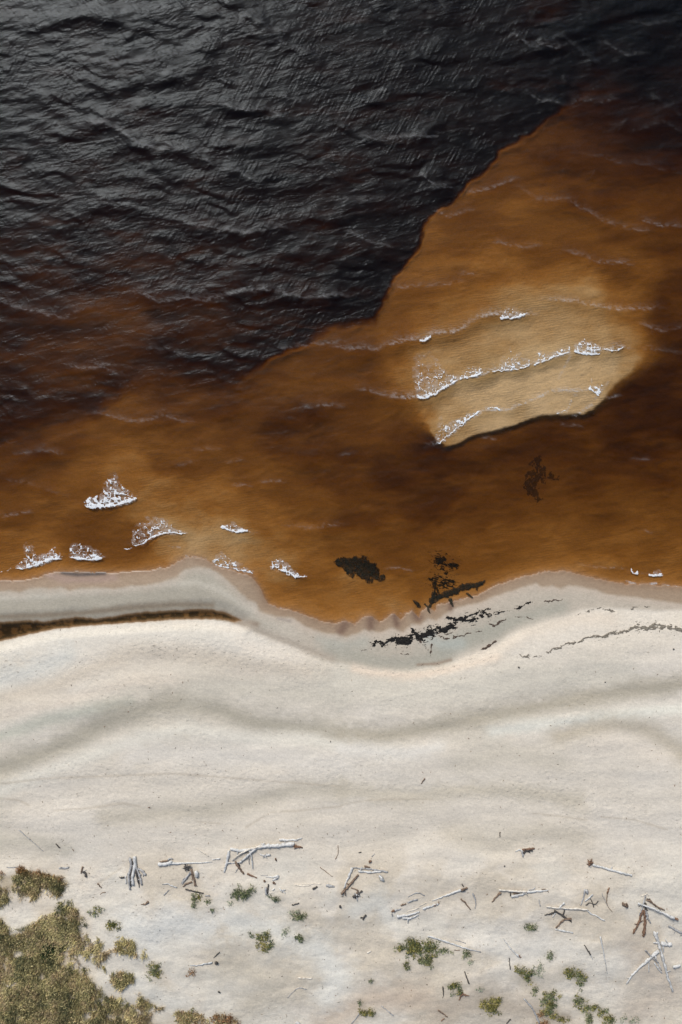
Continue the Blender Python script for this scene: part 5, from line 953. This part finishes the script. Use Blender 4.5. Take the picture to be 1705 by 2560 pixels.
# ------------------------------------------------------------------ plants
def leaf_mat(name, rough=.75):
    m = NT(name); b = m.n('ShaderNodeBsdfPrincipled'); b.inputs['Roughness'].default_value = rough; b.inputs['Specular IOR Level'].default_value = .2
    c = m.attr('tone', 'Color'); m.l(m.mixc(1.0, c, m.rng(m.noise(m.pos(), 6, 3, .6), .3, .7, .8, 1.2), 'MULTIPLY'), b.inputs['Base Color'])
    t = m.n('ShaderNodeBsdfTranslucent'); m.l(c, t.inputs[0]); mx_ = m.n('ShaderNodeMixShader'); mx_.inputs[0].default_value = .25
    m.l(b.outputs[0], mx_.inputs[1]); m.l(t.outputs[0], mx_.inputs[2]); m.l(mx_.outputs[0], m.out.inputs[0]); return m.m
GRASSM = leaf_mat('grass_blades'); LEAFM = leaf_mat('shrub_leaves')
def blades(base, ang, L, W, h0, bend, colr):
    """arched strips: base Nx3 world, direction ang, length, width, height of the arch"""
    n = len(base); V_ = np.zeros((n, 4, 2, 3)); dx = np.stack([np.cos(ang), np.sin(ang)], 1); nx_ = np.stack([-dx[:, 1], dx[:, 0]], 1)
    for k_, (t, zf, wf) in enumerate(((0, 0, .7), (.33, .72, 1.0), (.7, 1.0, .8), (1.0, .62, .15))):
        off = dx*(L*t)[:, None] + nx_*(bend*L*t*t)[:, None]
        c_ = base.copy(); c_[:, :2] += off; c_[:, 2] += h0*zf
        for s_, sg in ((0, -1), (1, 1)):
            V_[:, k_, s_] = c_; V_[:, k_, s_, :2] += sg*nx_*(W*wf*.5)[:, None]; V_[:, k_, s_, 2] += sg*W*.25
    idx = np.arange(n)[:, None]*8
    F_ = np.concatenate([np.concatenate([idx+k_*2, idx+k_*2+1, idx+k_*2+3, idx+k_*2+2], 1) for k_ in range(3)])
    C_ = np.repeat(colr, 8, 0)*np.tile(np.array([.72,.72,.9,.9,1.05,1.05,1.15,1.15]), n)[:, None]*0+np.repeat(colr, 8, 0)
    return V_.reshape(-1, 3), F_, C_
def scatter_grass(name, poly, lab, step, hole, palette, seed, edge=12, rust=None, nb_=17, size=1.0):
    xs = [p[0] for p in poly]; ys = [p[1] for p in poly]
    X, Y = np.meshgrid(np.arange(min(xs), max(xs), step), np.arange(min(ys), max(ys), step))
    X = X+RNG.uniform(-.5, .5, X.shape)*step; Y = Y+RNG.uniform(-.5, .5, Y.shape)*step
    X = X.ravel(); Y = Y.ravel()
    jx = X+9*fbm(X/22, Y/22, 3, 500+seed); jy = Y+9*fbm(X/22, Y/22, 3, 505+seed)
    ins = inpoly(jx, jy, poly); d, _, _ = pdist(jx, jy, poly+[poly[0]])
    dens = np.where(ins, sstep(0, edge, d), 0)*sstep(hole-.45, hole+.35, fbm(X/34, Y/26, 4, 510+seed)+.25*fbm(X/9, Y/9, 2, 515+seed))
    k = RNG.random(X.shape) < dens*.8; X, Y, dens, d = X[k], Y[k], dens[k], d[k]
    n = len(X); pal = np.array([alb(*c) for c in palette])
    mixn = fbm(X/26, Y/22, 3, 520+seed)+.35*RNG.standard_normal(n)
    ci = np.clip(((mixn+.75)/1.5*len(pal)), 0, len(pal)-1).astype(int); cols = pal[ci]*(.85+.3*RNG.random((n, 1)))
    if rust is not None:
        dr, _, _ = pdist(X, Y, rust); m_ = np.exp(-(dr/9)**2)[:, None]*.85; cols = cols*(1-m_)+np.array(alb(150, 100, 58))*m_
    base = to_world(X, Y, gh(X, Y)); R_ = lambda a, b_: RNG.uniform(a, b_, n*nb_)
    B_ = np.repeat(base, nb_, 0); B_[:, :2] += RNG.normal(0, .10*size, (n*nb_, 2))
    flow = np.repeat(2.2*fbm(X/40, Y/40, 2, 530+seed)-.9, nb_)
    ang = np.where(RNG.random(n*nb_) < .55, flow+R_(-.7, .7), R_(0, 6.283))
    Vg, Fg, Cg = blades(B_, ang, R_(.12, .30)*size, R_(.016, .045)*size, R_(.06, .26)*size, R_(-.3, .3), np.repeat(cols, nb_, 0)*(.6+.95*RNG.random((n*nb_, 1))**1.5))
    o = link_mesh(name, Vg, Fg, GRASSM, None, False, {'tone': ('FLOAT_COLOR', np.concatenate([Cg, np.ones((len(Cg), 1))], 1))})
    return tag(o, lab, 'grass', None, 'stuff')
PAL = [(104,106,78),(142,136,98),(170,160,116),(190,178,128),(204,192,146),(196,174,134),(180,162,132)]
scatter_grass('dune_grass', PA, 'rust-tipped dune grass patch at the left edge', 3.4, .0, PAL, 1, 14, T('V', [(-120,215),(150,190),(300,160),(500,185),(700,225),(830,265)]))
scatter_grass('dune_grass', PB, 'dense olive and straw dune grass filling the lower left corner', 3.4, -.02, PAL, 2, 26, nb_=17)
PC = T('G1', [(500,140),(600,150),(690,175),(720,210),(800,180),(900,190),(960,290),(940,330),(850,270),(740,260),(700,300),(640,330),(560,300),(480,300),(440,240)])
scatter_grass('dune_grass', PC, 'thin straggling grass band right of the dense grass', 4.2, -.10, PAL[2:], 3, 9)
PD = T('G1', [(560,330),(680,340),(760,360),(880,390),(870,440),(840,480),(800,520),(740,450),(700,400),(640,370)])
scatter_grass('dune_grass', PD, 'small grass tongue between two bare sand hollows right of the dense grass', 4.2, -.15, PAL[1:], 4, 7)
PE = T('G1', [(900,520),(1000,590),(1100,610),(1200,640),(1300,650),(1400,620),(1568,640),(1568,800),(880,800),(880,600)])
scatter_grass('dune_grass', PE, 'very thin straw-coloured growth along the bottom edge right of the dense grass', 4.0, .22, PAL[3:], 5, 16, size=.8)

def shrub(name, lab, cat, blobs, palette, seed, dens=1.0, group='green tufts scattered on the dune sand', size=1.0):
    """a low tuft: stems from each blob's middle and small leaves massed round them. blobs: (tile, cx, cy, rx, ry) in tile units"""
    rg = np.random.default_rng(seed); pal = np.array([alb(*c) for c in palette]); B_, A_, Lh, Ln, Cc = [], [], [], [], []
    for tl, cx, cy, rx, ry in blobs:
        k = TILES[tl][2]/1568.0; (x, y), = T(tl, [(cx, cy)]); rx *= k*1.12; ry *= k*1.12
        n = int(max(30, rx*ry*3.1*.62*dens)); q = int(max(5, rx*ry/9))
        cxs = x+rg.normal(0, .58, q)*rx; cys = y+rg.normal(0, .58, q)*ry; pc = rg.integers(0, len(pal), q)
        w_ = rg.integers(0, q, n); sx = cxs[w_]+rg.normal(0, 2.6, n); sy = cys[w_]+rg.normal(0, 2.4, n)
        B_.append(np.stack([sx, sy], 1)); Cc.append(pal[np.clip(pc[w_]+rg.integers(-1, 2, n), 0, len(pal)-1)]*(.65+.7*rg.random((n, 1))))
        rr_ = np.hypot(sx-cxs[w_], sy-cys[w_]); Lh.append(np.clip(.20-rr_*.025, .02, .22)*size)
        A_.append(np.arctan2(-(sy-cys[w_]), sx-cxs[w_])+rg.normal(0, .7, n))
    S_ = np.concatenate(B_); z = gh(S_[:, 0], S_[:, 1]); hh_ = np.concatenate(Lh); base = to_world(S_[:, 0], S_[:, 1], z); base[:, 2] += hh_*rg.random(len(z))*.8
    n = len(S_); V_, F_, C_ = blades(base, np.concatenate(A_), rg.uniform(.05, .13, n)*size, rg.uniform(.022, .05, n)*size, rg.uniform(.0, .06, n), rg.uniform(-.3, .3, n), np.concatenate(Cc))
    org = base.mean(0); org[2] = z.mean()
    e = link_mesh(name, V_-org, F_, LEAFM, None, False, {'tone': ('FLOAT_COLOR', np.concatenate([C_, np.ones((len(C_), 1))], 1))}); e.location = org
    return tag(e, lab, cat, group)
for i_, (lab, pal, blobs, dn) in enumerate(SH):
    shrub('shrub' if 'shrub' in lab or 'bush' in lab else 'dune_plant', lab, 'shrub' if ('shrub,' in lab or ' shrub ' in lab or 'bush' in lab) else 'plant', blobs, pal, 50+i_, dn, size=1.6 if 'bush' in lab else 1.0)
# crumbs of wood, shell and weed blown over the dunes: nobody could count them
N = 2600; X = RNG.uniform(-40, 1745, N); Y = np.where(RNG.random(N) < .7, RNG.uniform(2060, 2600, N), RNG.uniform(1560, 2100, N))
k = RNG.random(N) < .25+.75*sstep(-.1, .35, fbm(X/45, Y/35, 3, 600)); X, Y = X[k], Y[k]; n = len(X)
pal = np.array([alb(110,96,78), alb(80,70,58), alb(150,135,115), alb(225,220,210), alb(120,84,58)])
base = to_world(X, Y, gh(X, Y)+.004)
Vg, Fg, Cg = blades(base, RNG.uniform(0, 6.28, n), RNG.uniform(.03, .16, n), RNG.uniform(.012, .04, n), RNG.uniform(.01, .04, n), RNG.uniform(-.4, .4, n), pal[RNG.integers(0, 5, n)])
tag(link_mesh('dune_litter', Vg, Fg, GRASSM, None, False, {'tone': ('FLOAT_COLOR', np.concatenate([Cg, np.ones((len(Cg), 1))], 1))}), 'fine crumbs of wood and bark strewn over the dune sand', 'litter', None, 'stuff')
